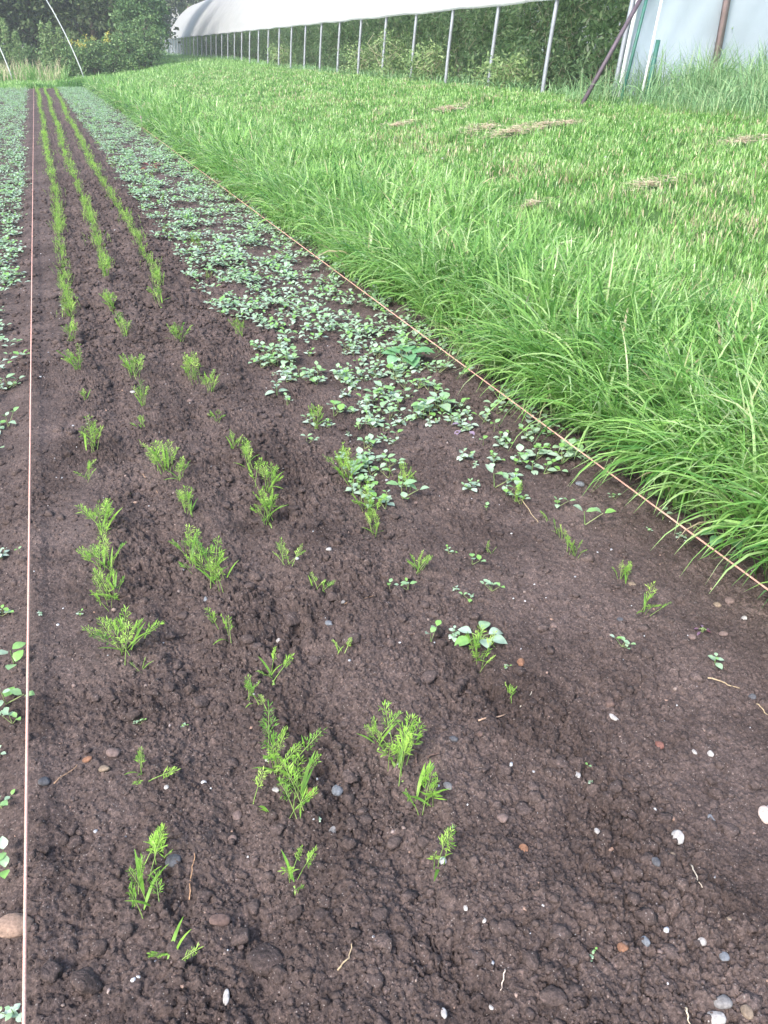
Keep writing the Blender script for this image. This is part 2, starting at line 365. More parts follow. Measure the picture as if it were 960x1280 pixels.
# ------------------------------------------------------------------ pebbles, clods, twigs: individual things
WHT, LGY, BGY, GRY, PNK, TAN, ORG, BRN, RED = (.36, .34, .33), (.19, .18, .18), (.16, .17, .19), (.09, .09, .10), (.16, .115, .105), (.21, .16, .12), (.21, .11, .07), (.12, .08, .07), (.18, .085, .07)
def pxsize(p): return np.linalg.norm(p-CAM)/F
def on_soil(px, py):
    p = G(px, py)
    for _ in range(3):
        z = soil_z(p[0], p[1]); d = ray(px, py); p = CAM + d*((z-CH)/d[2])
    return np.array([p[0], p[1], soil_z(p[0], p[1])])
def pebble(name, px, py, w, h, ang, c, label, cat='stone', seed=0, mat=None, lump=.06, sub=3, sink=.2):
    p = on_soil(px, py); s = pxsize(p); r_ = np.random.RandomState(seed+int(px*7+py))
    rr = w*s*.38; p[2] = max(p[2], np.mean([soil_z(p[0]+rr*math.cos(t), p[1]+rr*math.sin(t)) for t in range(6)])) + .0012
    w *= .86; h *= .86; a, b = w*s/2, max(h*s/2*1.25, .6*w*s/2*.6)
    V0 = ICO[sub][0].copy(); q = r_.rand(6)*9
    f = 1 + lump*np.sin(V0[:, 0]*2.6+q[0])*np.cos(V0[:, 1]*2.2+q[1]) + lump*.7*np.sin(V0[:, 2]*3+V0[:, 0]*2+q[2]) + lump*.35*np.sin(V0[:, 1]*6+q[3])*np.sin(V0[:, 0]*7+q[4])
    V0 *= f[:, None]; V0 = np.sign(V0)*np.abs(V0)**.92
    nc = r_.normal(0, 1, (9, 3)); nc /= np.linalg.norm(nc, axis=1)[:, None]
    for q_ in nc:
        dd_ = V0 @ q_; lim = r_.uniform(.74, .95); V0 -= np.maximum(dd_-lim, 0)[:, None]*q_*.92
    V0 *= (a, b, min(a, b)*.62)
    me = mesh_np(name, V0, ICO[sub][1], smooth=True)
    o = link(name, me, mat or stone_mat(c)); o.location = (p[0], p[1], p[2]+min(a, b)*.62*(.22-sink+(.30 if w > 12 else .16 if w > 8 else .06))); o.rotation_euler = (r_.uniform(-.3, .3), r_.uniform(-.3, .3), -YAW+R(ang))
    return tag(o, label, cat)
PEB = [
 (411, 687, 9, 9, 0, WHT, 'white round pebble right of the third sown row, above a lone carrot seedling'),
 (297, 1022, 13, 19, 10, PNK, 'flat pinkish stone left of a tall carrot tuft in the middle row'),
 (388, 993, 20, 11, -25, ORG, 'flat orange-brown stone chip at the foot of the tallest middle carrot tuft'),
 (422, 990, 17, 15, 0, BGY, 'blue-grey angular pebble between the middle and third carrot rows'),
 (416, 1041, 10, 14, -20, LGY, 'pale grey oval pebble below the blue-grey angular one'),
 (290, 1048, 13, 9, 0, PNK, 'small reddish pebble just below the flat pinkish stone'),
 (283, 1247, 8, 16, 5, WHT, 'upright white chip stuck in clods near the bottom edge'),
 (208, 985, 7, 7, 0, WHT, 'tiny white pebble beside a leaning carrot seedling in the first row'),
 (109, 950, 13, 8, 20, ORG, 'small orange brick chip beside the left string'),
 (143, 943, 20, 14, 10, PNK, 'dull pink cobble left of a leaning carrot seedling'),
 (130, 962, 16, 9, 0, TAN, 'tan pebble beneath the dull pink cobble'),
 (722, 970, 8, 14, -10, WHT, 'long white pebble beside two tiny green sprouts'),
 (889, 1025, 10, 10, 0, BGY, 'blue-white pebble in open soil above the big white one'),
 (847, 1047, 15, 18, 0, WHT, 'big knobbly white pebble in the open soil on the right'),
 (841, 1069, 7, 7, 0, TAN, 'small tan pebble just below the big knobbly white one'),
 (820, 1078, 11, 12, 0, GRY, 'dark grey pebble left of the small tan one'),
 (778, 1186, 14, 11, 30, ORG, 'orange pebble in open soil near the bottom right'),
 (905, 1197, 12, 10, 0, BGY, 'blue-grey pebble below the little white chip, bottom right'),
 (880, 1170, 11, 8, -20, WHT, 'little white chip above the blue-grey pebble, bottom right'),
 (902, 1254, 22, 15, 0, LGY, 'pale grey cobble at the bottom edge above the white cobble'),
 (895, 1273, 24, 14, 0, WHT, 'white cobble cut by the bottom edge of the picture'),
 (932, 1268, 14, 14, 0, TAN, 'brownish pebble beside the white cobble at the bottom edge'),
 (956, 1022, 16, 20, 0, (.5, .4, .36), 'large pale pink cobble at the right edge'),
 (628, 1025, 16, 12, 0, PNK, 'dusty pink pebble right of the lone upright carrot seedling'),
 (654, 1062, 13, 9, -20, ORG, 'rusty pebble below the dusty pink one'),
 (746, 1042, 8, 8, 0, WHT, 'square white chip in the middle of the open soil'),
 (651, 829, 11, 12, 0, ORG, 'rusty orange clay lump right of the leafy carrot and weed cluster'),
 (762, 880, 13, 13, 0, BRN, 'dark brown pebble above a small white sliver'),
 (767, 898, 8, 13, 35, WHT, 'small white sliver below the dark brown pebble'),
 (692, 783, 10, 8, 0, PNK, 'pink pebble left of a blue-green two-leaved sprout'),
 (567, 925, 13, 10, 0, GRY, 'grey pebble beside flakes of bark, right of the third row'),
 (600, 918, 9, 9, 0, BRN, 'brown pebble beside a frayed woody root'),
 (790, 731, 11, 8, 0, TAN, 'tan pebble between two small carrot seedlings near the right string'),
 (775, 775, 9, 9, 0, GRY, 'slate grey pebble below the tan one, right part of the bed'),
 (725, 606, 13, 9, 0, BGY, 'blue-grey stone below the end of the weed patch'),
 (888, 943, 8, 8, 0, WHT, 'white pebble, the brighter of two close together on the right'),
 (868, 941, 6, 8, 0, WHT, 'smaller white pebble just left of the brighter one'),
 (824, 932, 12, 12, 0, RED, 'brick-red pebble left of two white pebbles'),
 (865, 797, 11, 8, 0, PNK, 'pinkish flake beside a dark red sprout'),
 (904, 793, 12, 7, 0, PNK, 'pale pinkish flat pebble right of the dark red sprout'),
 (930, 773, 8, 8, 0, WHT, 'white pebble nearest the right string'),
 (912, 752, 12, 10, 0, PNK, 'rosy pebble close to the lower end of the right string'),
 (896, 758, 11, 8, 0, TAN, 'flat tan pebble beside the rosy pebble by the right string'),
 (940, 872, 10, 8, 0, GRY, 'grey pebble at the end of a straw by the right edge'),
 (237, 501, 9, 7, 0, PNK, 'pink pebble in the furrow between the middle and third rows'),
 (115, 337, 7, 5, 0, PNK, 'pinkish pebble in the furrow right of the first row, far up'),
 (166, 491, 8, 7, 0, WHT, 'whitish pebble in the furrow beside the middle row'),
 (227, 725, 8, 6, 0, TAN, 'beige pebble left of a bushy middle-row carrot tuft'),
 (257, 750, 6, 8, 0, BGY, 'bluish chip below the beige pebble'),
 (429, 756, 7, 6, 0, LGY, 'light grey pebble right of the third row seedlings'),
 (411, 779, 12, 8, 0, BGY, 'slate-blue flat pebble above a tiny two-bladed carrot seedling'),
 (348, 802, 7, 7, 0, WHT, 'small white pebble above a sprawling middle-row seedling'),
 (217, 1078, 22, 17, 0, GRY, 'dark grey cobble right of the curled carrot seedling'),
 (275, 1153, 28, 13, 5, BRN, 'long reddish-brown stone among the clods near the bottom'),
 (19, 1160, 44, 24, 22, (.26, .18, .14), 'large smooth tan stone under the left string'),
 (56, 978, 15, 11, 0, GRY, 'grey pebble just left of the left string'),
 (540, 960, 9, 10, 0, GRY, 'pebble tucked below the smallest third-row carrot tuft'),
 (560, 983, 11, 13, 30, LGY, 'light grey pebble right of the two-tuft end of the third row'),
 (520, 630, 7, 6, 0, PNK, 'pink-grey pebble below the weed clumps'),
 (335, 950, 9, 7, 0, WHT, 'white pebble hidden at the foot of the tall middle carrot tuft'),
 (345, 988, 11, 7, 0, WHT, 'white pebble beside the low-lying carrot seedling of the middle row'),
 (605, 1150, 6, 6, 0, WHT, 'tiny white pebble in the smooth soil right of centre'),
 (582, 1134, 6, 7, 0, WHT, 'tiny cream pebble left of another in the smooth soil'),
 (582, 1246, 0, 0, 0, None, ''),
 (555, 1266, 8, 11, 0, WHT, 'white chip near the bottom edge, centre'),
 (614, 1260, 6, 6, 0, WHT, 'round white speck of stone at the bottom edge'),
 (807, 1177, 9, 13, 20, BGY, 'dark bluish pebble right of the orange one'),
 (910, 1150, 8, 6, 0, TAN, 'beige pebble above the little white chip')]
for k, (px, py, w, h, a, c, lb) in enumerate(PEB):
    if c is not None: pebble('pebble', px, py, w, h, a, c, lb, seed=k)
CLOD = [(230, 1190, 34, 30, 'round dark soil clod below the lowest carrot seedling'), (110, 1228, 34, 30, 'dark rounded clod near the left string at the bottom'),
 (330, 1205, 40, 34, 'broken cluster of damp clods near the bottom, left of centre'), (300, 1172, 30, 22, 'clod behind the long reddish-brown stone'),
 (735, 700, 20, 14, 'soil clod under the sparse row of carrots'), (440, 800, 30, 20, 'dark crumbly clod right of the tiny two-bladed seedling'),
 (535, 850, 30, 18, 'rough clod behind the tall third-row tuft'), (365, 775, 28, 20, 'lumpy clod between the middle and third rows'),
 (540, 795, 34, 24, 'broad clod left of the carrot and weed cluster'), (700, 1170, 26, 20, 'clod in the smooth soil below centre right'),
 (150, 745, 20, 16, 'clod beside a deep crack under the first row'), (250, 880, 26, 18, 'flat crumbly clod between the first and middle rows'),
 (480, 1180, 26, 18, 'clod with dry rootlets near the bottom centre'), (690, 1250, 30, 22, 'dark clod at the bottom edge, right of centre')]
for k, (px, py, w, h, lb) in enumerate(CLOD):
    pebble('soil_clod', px, py, w, h, k*40, None, lb, 'clod', seed=k+90, mat=M_SOIL, lump=.3, sink=.35)
def stick(name, pts, rad_px, c, label, cat, lift=.004, mat=None):
    P3 = [on_soil(*q) for q in pts]; s = pxsize(P3[0])
    zm = [p[2]+lift+rad_px*s for p in P3]
    n = 8; V = []
    for k in range(n+1):
        t = k/n*(len(P3)-1); i = min(int(t), len(P3)-2); f = t-i
        V.append(P3[i]*(1-f)+P3[i+1]*f + np.array([.0015*math.sin(k*2.1), 0, lift + .003*math.sin(k*.8) + rad_px*s]))
    b = MB(); b.tube(V, np.linspace(.7, .35, n+1)*rad_px*s, 6)
    return tag(b.build(name, mat or stone_mat(c)), label, cat)
TWG = (.28, .18, .12); STRW = (.40, .31, .20)
stick('twig', [(68, 982), (98, 958)], 1.3, TWG, 'brown twig lying diagonally beside the dull pink cobble', 'twig')
stick('straw', [(237, 1127), (240, 1090), (244, 1067)], 1.1, (.42, .25, .15), 'upright reddish straw beside the dark grey cobble', 'straw')
stick('straw', [(422, 1215), (436, 1200), (440, 1182)], 1.5, STRW, 'curved tan straw on clods near the bottom centre', 'straw')
stick('straw', [(884, 850), (905, 856), (924, 863)], 1.3, STRW, 'tan straw lying level near the right edge', 'straw')
stick('straw', [(650, 625), (673, 655)], 1.0, STRW, 'thin pale straw below the weed patch, slanting down', 'straw')
stick('twig', [(598, 903), (632, 897)], 1.6, (.42, .28, .2), 'frayed pinkish root end lying beside the brown pebble', 'root')
stick('straw', [(863, 1080), (870, 1098), (878, 1110)], 1.2, (.6, .52, .42), 'curved white root thread below the pale tan pebble', 'root')
stick('straw', [(845, 1142), (863, 1148)], 1.1, STRW, 'short pale straw in the open soil at lower right', 'straw')
stick('straw', [(631, 1214), (626, 1240)], 1.2, (.6, .48, .4), 'pale straw standing askew near the bottom centre', 'straw')
stick('twig', [(534, 949), (550, 941)], 2.0, BRN, 'short flake of brown bark right of the third row', 'bark')
stick('twig', [(520, 955), (520, 942)], 2.2, BRN, 'upright dark bark flake behind the smallest third-row tuft', 'bark')
stick('twig', [(430, 757), (470, 745)], 1.0, TWG, 'thin dark twig right of the light grey pebble', 'twig')
stick('straw', [(945, 882), (962, 898)], 1.1, STRW, 'pale straw running out of the right edge', 'straw')
stick('twig', [(176, 592), (197, 612)], 1.0, TWG, 'thin curved twig between the first and middle rows', 'twig')
stick('straw', [(856, 1262), (862, 1285)], 1.5, (.65, .55, .4), 'pale dry stalk in a grass tuft at the bottom edge', 'straw')
stick('straw', [(650, 882), (665, 866)], .9, (.5, .46, .4), 'greyish straw below the rusty orange clay lump', 'straw')

# ------------------------------------------------------------------ plants
def leaf(mb, p, az, pitch, L, W, droop=.5, fold=.25, tint=.5, nl=4, seed=0):
    """ovate leaf, folded along the midrib, blade drooping to its tip"""
    prof = {4: [.12, .85, 1., .62, .03], 2: [.25, 1., .05], 6: [.1, .62, .95, 1., .78, .42, .02]}[nl]
    d = np.array([math.cos(az), math.sin(az), 0]); sd = np.array([-math.sin(az), math.cos(az), 0]); V = []
    c = np.array(p, float); ph = pitch
    for k, w in enumerate(prof):
        up = np.array([-math.sin(ph)*d[0], -math.sin(ph)*d[1], math.cos(ph)])
        hw = w*W/2; V += [c + sd*hw + up*hw*fold, c.copy(), c - sd*hw + up*hw*fold]
        c = c + (d*math.cos(ph)+np.array([0, 0, math.sin(ph)]))*L/nl; ph -= droop/nl
    q = []
    for k in range(nl): a = 3*k; q += [(a, a+1, a+4, a+3), (a+1, a+2, a+5, a+4)]
    mb.add(V, q, tint=tint)
def weed_plant(r_, size, levels, nl=4, branches=0):
    """opposite pairs of pale ovate leaves on a short stem"""
    st, fo = MB(), MB(); nleaf = 0
    def shoot(base, az0, tilt, h, lv, sz):
        nonlocal nleaf
        dirv = np.array([math.cos(az0)*math.sin(tilt), math.sin(az0)*math.sin(tilt), math.cos(tilt)])
        top = np.array(base)+dirv*h
        st.tube([base, (np.array(base)+top)/2, top], np.array([.0019, .0015, .001])*size/.06, 4, r_.rand(), cap=False)
        for k in range(lv):
            t = (k+1)/lv; p = np.array(base)+dirv*h*t; a = az0 + k*1.571 + r_.normal(0, .2)
            L = sz*(1.-.45*(k/max(lv-1, 1))**1.3)*r_.uniform(.85, 1.15)
            for s in (0, math.pi):
                aa = a+s+r_.normal(0, .15); pt = r_.uniform(.0, .5) + .25*(k == lv-1)
                leaf(fo, p+np.array([math.cos(aa), math.sin(aa), .1])*L*.16, aa, pt, L, L*r_.uniform(.68, .88), r_.uniform(.2, 1.1), r_.uniform(.05, .3), np.clip(r_.normal(.58 - .38*(k == lv-1), .24), 0, 1), nl)
                nleaf += 1
    shoot((0, 0, -.004), r_.rand()*6.28, r_.uniform(0, .3), size*.75, levels, size*.55)
    for b in range(branches):
        a = r_.rand()*6.28; shoot((0, 0, 0), a, r_.uniform(.7, 1.15), size*r_.uniform(.7, 1.1), max(levels-1, 1), size*.45)
    return st, fo, nleaf
def carrot_frond(st, fo, r_, base, az, L, lean, lod=0):
    """thin stalk with a twice-divided feathery blade"""
    n = 5; c = np.array(base, float); ph = lean; pts = [c.copy()]; dirs = []
    for k in range(n):
        d = np.array([math.cos(az)*math.sin(ph), math.sin(az)*math.sin(ph), math.cos(ph)]); c = c + d*L/n; pts.append(c.copy()); dirs.append(d); ph += r_.uniform(-.02, .13)
    st.tube(pts, np.linspace(.00125, .0006, n+1)*(1 if lod < 2 else 2.2)*max(1, L/.12), 3, r_.rand(), cap=False)
    sd = np.array([-math.sin(az), math.cos(az), 0]); ti = np.clip(r_.normal(.5, .25), 0, 1)
    npin = (5, 3, 2)[lod]; V = []; q = []
    def lobe(p, d, l, w):
        l = l*r_.uniform(.6, 1.3); d = d + r_.normal(0, .22, 3) - np.array([0, 0, .08]); d = d/np.linalg.norm(d)
        s = np.cross(d, [0, 0, 1]); s /= np.linalg.norm(s)+1e-9; s = s*.8 + np.array([0, 0, r_.uniform(-.5, .5)])
        k = len(V); V.extend([p, p+d*l*.55+s*w/2, p+d*l, p+d*l*.55-s*w/2]); q.append((k, k+1, k+2, k+3))
    for k in range(npin):
        t = .56 + .44*k/npin; i = min(int(t*n), n-1); p = pts[i]+(pts[i+1]-pts[i])*(t*n-i)
        pl = L*.24*(1-.45*(t-.56)*2)*r_.uniform(.6, 1.25)
        for s in (-1, 1):
            d = dirs[i]*.75 + sd*s*.75 + np.array([0, 0, .1]); d /= np.linalg.norm(d)
            if lod == 2: lobe(p, d, pl*1.1, pl*.42); continue
            lobe(p, d, pl, pl*.15)
            for j in range(2 if lod == 0 else 1):
                pp = p + d*pl*(.3+.3*j)
                for s2 in (-1, 1):
                    d2 = d*.8 + dirs[i]*s2*.55*s + np.array([0, 0, .15]); d2 /= np.linalg.norm(d2); lobe(pp, d2, pl*.5, pl*(.12 if lod == 0 else .2))
    for a in ((-.4, 0, .4) if lod < 2 else (0,)):
        d = dirs[-1] + sd*a; d /= np.linalg.norm(d); lobe(pts[-1], d, L*.13, L*(.032 if lod < 2 else .09))
    fo.add(V, q, tint=ti)
def seed_leaf(fo, r_, base, az, L, lean):
    """long narrow first leaf"""
    n = 5; c = np.array(base, float); ph = lean; V = []; sd = np.array([-math.sin(az), math.cos(az), 0])
    for k in range(n+1):
        w = (.3, .8, 1., .9, .6, .08)[k]*L*.045; V += [c+sd*w, c-sd*w]
        c = c + np.array([math.cos(az)*math.sin(ph), math.sin(az)*math.sin(ph), math.cos(ph)])*L/n; ph += r_.uniform(.05, .25)
    fo.add(V, [(2*k, 2*k+1, 2*k+3, 2*k+2) for k in range(n)], tint=r_.uniform(0, .5))
def carrot_tuft(r_, H_, nf, spread=.5, lod=0, nseed=2, wide=.02, lean_az=None):
    st, fo = MB(), MB()
    for k in range(nf):
        az = r_.rand()*6.28 if lean_az is None else lean_az + r_.normal(0, .6)
        b = (r_.normal(0, wide*.45), r_.normal(0, wide*1.25), -.003)
        carrot_frond(st, fo, r_, b, az, H_*r_.uniform(.7, 1.1), r_.uniform(.05, spread), lod)
    if lod == 0: st.tube([(0, -wide*2.2, -.014), (.001, 0, -.010), (0, wide*2.2, -.014)], .005, 4, .5)
    for k in range(nseed): seed_leaf(fo, r_, (r_.normal(0, wide*.4), r_.normal(0, wide*.4), 0), r_.rand()*6.28, H_*r_.uniform(.55, .9), r_.uniform(.3, .9))
    return st, fo
def ordinal(n):
    w = 'first second third fourth fifth sixth seventh eighth ninth tenth eleventh twelfth'.split()
    if n <= 12: return w[n-1]
    return f"{n}{'th' if 10 <= n % 100 <= 20 else {1: 'st', 2: 'nd', 3: 'rd'}.get(n % 10, 'th')}"
ROWN = {1: 'row beside the left string', 2: 'middle row', 3: 'row next to the weeds', 4: 'row inside the weeds', 5: 'row by the right string'}
GRPN = {k: 'carrot seedlings in the '+v for k, v in ROWN.items()}
# (row, px, py, height in px, fronds, spread, shape word)
CAR = [(1, 209, 1196, 52, 2, .9, 'V-shaped'), (1, 183, 1132, 62, 6, .8, 'feathery'), (1, 190, 1098, 50, 1, .2, 'single curled'), (1, 203, 1058, 30, 3, .5, 'small pointed'),
 (1, 178, 970, 42, 4, 1.0, 'leaning'), (1, 160, 812, 62, 12, .8, 'broad dense'), (1, 178, 840, 24, 2, .6, 'tiny'), (1, 140, 748, 50, 6, .5, 'leafy'), (1, 136, 712, 46, 7, .6, 'bushy'), (1, 128, 662, 46, 7, .7, 'feathery'),
 (1, 110, 597, 26, 3, .7, 'small'), (1, 117, 560, 42, 6, .5, 'upright'), (1, 107, 500, 18, 3, .6, 'low'), (1, 97, 462, 32, 7, .8, 'spreading'), (1, 90, 424, 34, 5, .5, 'slim'), (1, 88, 396, 26, 4, .5, 'short'),
 (2, 366, 1101, 48, 4, .8, 'leaning'), (2, 320, 1012, 48, 1, .8, 'sparse low'), (2, 372, 1000, 85, 8, .4, 'tall'), (2, 345, 962, 74, 9, .7, 'feathery'), (2, 322, 878, 36, 5, .8, 'low bushy'), (2, 340, 850, 44, 3, .9, 'sprawling'),
 (2, 284, 792, 48, 3, .5, 'slender'), (2, 270, 728, 62, 9, .6, 'bushy'), (2, 240, 702, 52, 5, .5, 'arching'), (2, 236, 642, 38, 4, .4, 'slim'), (2, 206, 588, 62, 10, .6, 'dense'), (2, 226, 600, 30, 3, .5, 'small'),
 (2, 178, 536, 22, 3, .8, 'low'), (2, 180, 508, 32, 4, .4, 'upright'), (2, 168, 470, 36, 7, .6, 'bushy'), (2, 156, 418, 34, 6, .5, 'leafy'), (2, 140, 388, 38, 7, .6, 'broad'), (2, 132, 345, 30, 7, .5, 'bushy'),
 (3, 545, 1083, 52, 3, .25, 'narrow upright'), (3, 524, 1000, 62, 6, .35, 'upright'), (3, 497, 960, 88, 9, .6, 'tall'), (3, 472, 930, 50, 4, .9, 'splayed'), (3, 425, 813, 24, 2, .5, 'two-bladed tiny'), (3, 398, 737, 28, 2, .7, 'thin'),
 (3, 358, 706, 34, 4, .8, 'flat-topped'), (3, 336, 650, 52, 6, .4, 'tall narrow'), (3, 332, 612, 46, 6, .6, 'leafy'), (3, 312, 588, 34, 4, .3, 'slim upright'), (3, 292, 558, 26, 3, .6, 'small'), (3, 272, 526, 24, 3, .9, 'spreading'),
 (3, 262, 490, 30, 5, .5, 'short'), (3, 243, 470, 38, 7, .6, 'bushy'), (3, 224, 426, 30, 7, .6, 'round'), (3, 200, 380, 36, 5, .4, 'slim'),
 (4, 636, 870, 26, 3, .4, 'small pale'), (4, 594, 826, 50, 9, .4, 'tall'), (4, 522, 716, 34, 4, .7, 'leaning'), (4, 468, 664, 34, 4, .3, 'thin-stalked'), (4, 460, 640, 40, 8, .7, 'feathery'), (4, 434, 600, 46, 9, .6, 'dense'),
 (4, 505, 608, 28, 7, .4, 'compact'), (4, 395, 536, 30, 4, .4, 'slim'), (4, 300, 420, 26, 5, .5, 'short'),
 (5, 805, 766, 42, 2, .6, 'slender'), (5, 780, 727, 26, 4, .3, 'compact upright'), (5, 716, 696, 30, 4, .4, 'upright'), (5, 701, 672, 22, 3, .3, 'small upright'), (5, 684, 652, 20, 1, .5, 'single-bladed'), (5, 645, 626, 26, 4, .4, 'small'), (5, 614, 692, 14, 2, .6, 'tiny')]
cnt = {k: 0 for k in ROWN}
for k, (row, px, py, hp, nf, spr, word) in enumerate(CAR):
    p = on_soil(px, py); s = pxsize(p); el = math.atan2(CH, math.hypot(p[0], p[1]))
    Hh = min(hp*s/(math.cos(el)*.9+.5)*(1.0 if py > 780 else 1.15), .125)
    r_ = np.random.RandomState(200+k)
    st, fo = carrot_tuft(r_, Hh, nf if py > 780 else int(nf*1.6+1), spr, 0, 2 if nf < 6 else 3, .014 if nf < 5 else .026)
    cnt[row] += 1
    t = empty('carrot_seedling', tuple(p)); tag(t, f'{word} carrot seedling, {ordinal(cnt[row])} from the near end of the {ROWN[row]}', 'seedling', GRPN[row])
    st.build('stem', M_CSTEM, t); fo.build('foliage', M_CARROT, t)
# continuing up the rows: shared shapes
protoM = []
for k in range(8):
    st, fo = carrot_tuft(np.random.RandomState(400+k), .085, 6+k % 4, .45, 1, 2, .026)
    protoM.append((st.mesh('stem'), fo.mesh('foliage')))
    protoM[-1][0].materials.append(M_CSTEM); protoM[-1][1].materials.append(M_CARROT)
def merged(a, b):
    import bmesh
    bm = bmesh.new(); bm.from_mesh(a); n0 = len(bm.faces); bm.from_mesh(b); bm.faces.ensure_lookup_table()
    for f in bm.faces[n0:]: f.material_index = 1
    me = bpy.data.meshes.new('carrot_seedling'); bm.to_mesh(me); bm.free(); me.materials.append(M_CSTEM); me.materials.append(M_CARROT); return me
protoJ = [merged(a, b) for a, b in protoM]
protoF = []
for k in range(8):
    st, fo = carrot_tuft(np.random.RandomState(440+k), .085, 8, .45, 2, 1, .028)
    st.Q = []; st.T = []
    V = np.concatenate(fo.V); Q = np.concatenate(fo.Q); protoF.append((V, Q, np.concatenate(fo.A)))
starts = {1: 5.35, 2: 6.5, 3: 5.9, 4: 5.9}
cand = []
cr = np.random.RandomState(9)
for row, y0 in starts.items():
    y = y0
    while y < 40:
        gap = .062 if row < 4 else .35
        y += gap*cr.uniform(.5, 1.6)*(1 + .012*y)*(2.2 if float(pn(y*1.3, row*5.1, 16)) > .42 else 1)
        x = ROWX[row] + .02*math.sin(y*.6+row) + (.03*(y/40) if row == 1 else 0)*3 + (.13*ss(18, 40, y) if row == 3 else .06*ss(10, 40, y) if row == 2 else .1*ss(20, 40, y)*(row == 1)*0) + cr.normal(0, .012)
        if row == 4: x += cr.uniform(-.1, .25)
        cand.append((y, float(x), row, cr.uniform(.5, 1.15)*(1.0 if y < 12 else 1.08)*(1+.35*float(pn(y*1.7, row*3.3, 15)))))
cand.sort()
NOBJ = 300-len(CAR)
rest = MB(); ci = {k: cnt[k] for k in ROWN}
for i, (y, x, row, s) in enumerate(cand):
    z = soil_z(x, y)
    if i < NOBJ:
        ci[row] += 1; a, b = protoM[cr.randint(8)]
        word = 'tall' if s > 1.08 else 'small' if s < .86 else 'leafy'
        if y < 11:
            t = empty('carrot_seedling', (x, y, z), cr.rand()*6.28); t.scale = (s, s, s)
            link('stem', a, None, t); link('foliage', b, None, t)
        else:
            t = link('carrot_seedling', protoJ[cr.randint(8)]); t.location = (x, y, z); t.rotation_euler = (0, 0, cr.rand()*6.28); t.scale = (s, s, s)
        tag(t, f'{word} carrot seedling, {ordinal(ci[row])} from the near end of the {ROWN[row]}', 'seedling', GRPN[row])
    else:
        V, Q, A = protoF[cr.randint(8)]; a = cr.rand()*6.28; c_, s_ = math.cos(a), math.sin(a)
        W = np.stack([V[:, 0]*c_-V[:, 1]*s_, (V[:, 0]*s_+V[:, 1]*c_)*1.4, V[:, 2]], 1)*s*1.1 + (x, y, z)
        rest.add(W, Q, tint=A)
tag(rest.build('carrot_foliage', M_CARROT), 'dense carrot seedlings running to the far end of the rows', kind='stuff')

# ---- weeds
wr = np.random.RandomState(21)
variants = []
for k in range(20):
    r_ = np.random.RandomState(500+k)
    st, fo, n = weed_plant(r_, (.058, .075, .092, .068)[k % 4], 1 + (k//2) % 3, 4, (0, 1, 3, 2, 1)[k % 5])
    a, b = st.mesh('stem'), fo.mesh('foliage'); a.materials.append(M_WSTEM); b.materials.append(M_WEED)
    variants.append((a, b, n))
lowv = []
for k in range(12):
    r_ = np.random.RandomState(560+k)
    st, fo, n = weed_plant(r_, .066, 2, 2, (1, 2, 3)[k % 3])
    lowv.append((np.concatenate(fo.V), np.concatenate(fo.Q), np.concatenate(fo.A)))
def weed_density(x, y):
    """plants per square metre, 0..1"""
    right = ss(.80, .86, x - .03*pn(x*0, y*2, 70))*(1-ss(1.86, 2.02, x))*ss(1.95, 2.35, y - .30*ss(.9, 1.75, x) + .5*pn(x*3, y*0+.5, 71))
    thin = .78 + .3*ss(3.2, 6.0, y) + .1*ss(1.4, 1.8, x)*ss(2.6, 3.2, y)
    left = (1-ss(-.42, -.34, x))*ss(1.6, 5.0, y)*(.30+.55*ss(3., 7, y))
    path = 1-.65*np.exp(-((x-1.35)/.10)**2)*ss(5, 9, y)*(1-ss(14, 20, y))
    n = np.clip(.72+1.7*pn(x*3.6, y*3.6, 72), 0, 1.3)
    return np.clip((right*thin*path + left)*n, 0, 1)
pts = []
for (x0, x1, y0, y1, D) in ((.7, 2.05, 2.0, 7, 190), (.7, 2.05, 7, 15, 190), (.7, 2.2, 15, 40.6, 120), (-1.0, -.33, 1.4, 7, 200), (-1.6, -.33, 7, 16, 190), (-2.4, -.25, 16, 40.6, 110)):
    N = int((x1-x0)*(y1-y0)*D); x = wr.uniform(x0, x1, N); y = wr.uniform(y0, y1, N)
    k = wr.rand(N) < weed_density(x, y); pts += list(zip(y[k], x[k]))
def in_view(x, y, m=.06):
    az = math.atan2(x, y)-YAW; d = math.hypot(x, y)
    return abs(math.tan(az))*math.cos(PITCH) < .52+m if abs(az) < 1.3 else False
near = sorted(pts, key=lambda q: q[0]**2+q[1]**2)
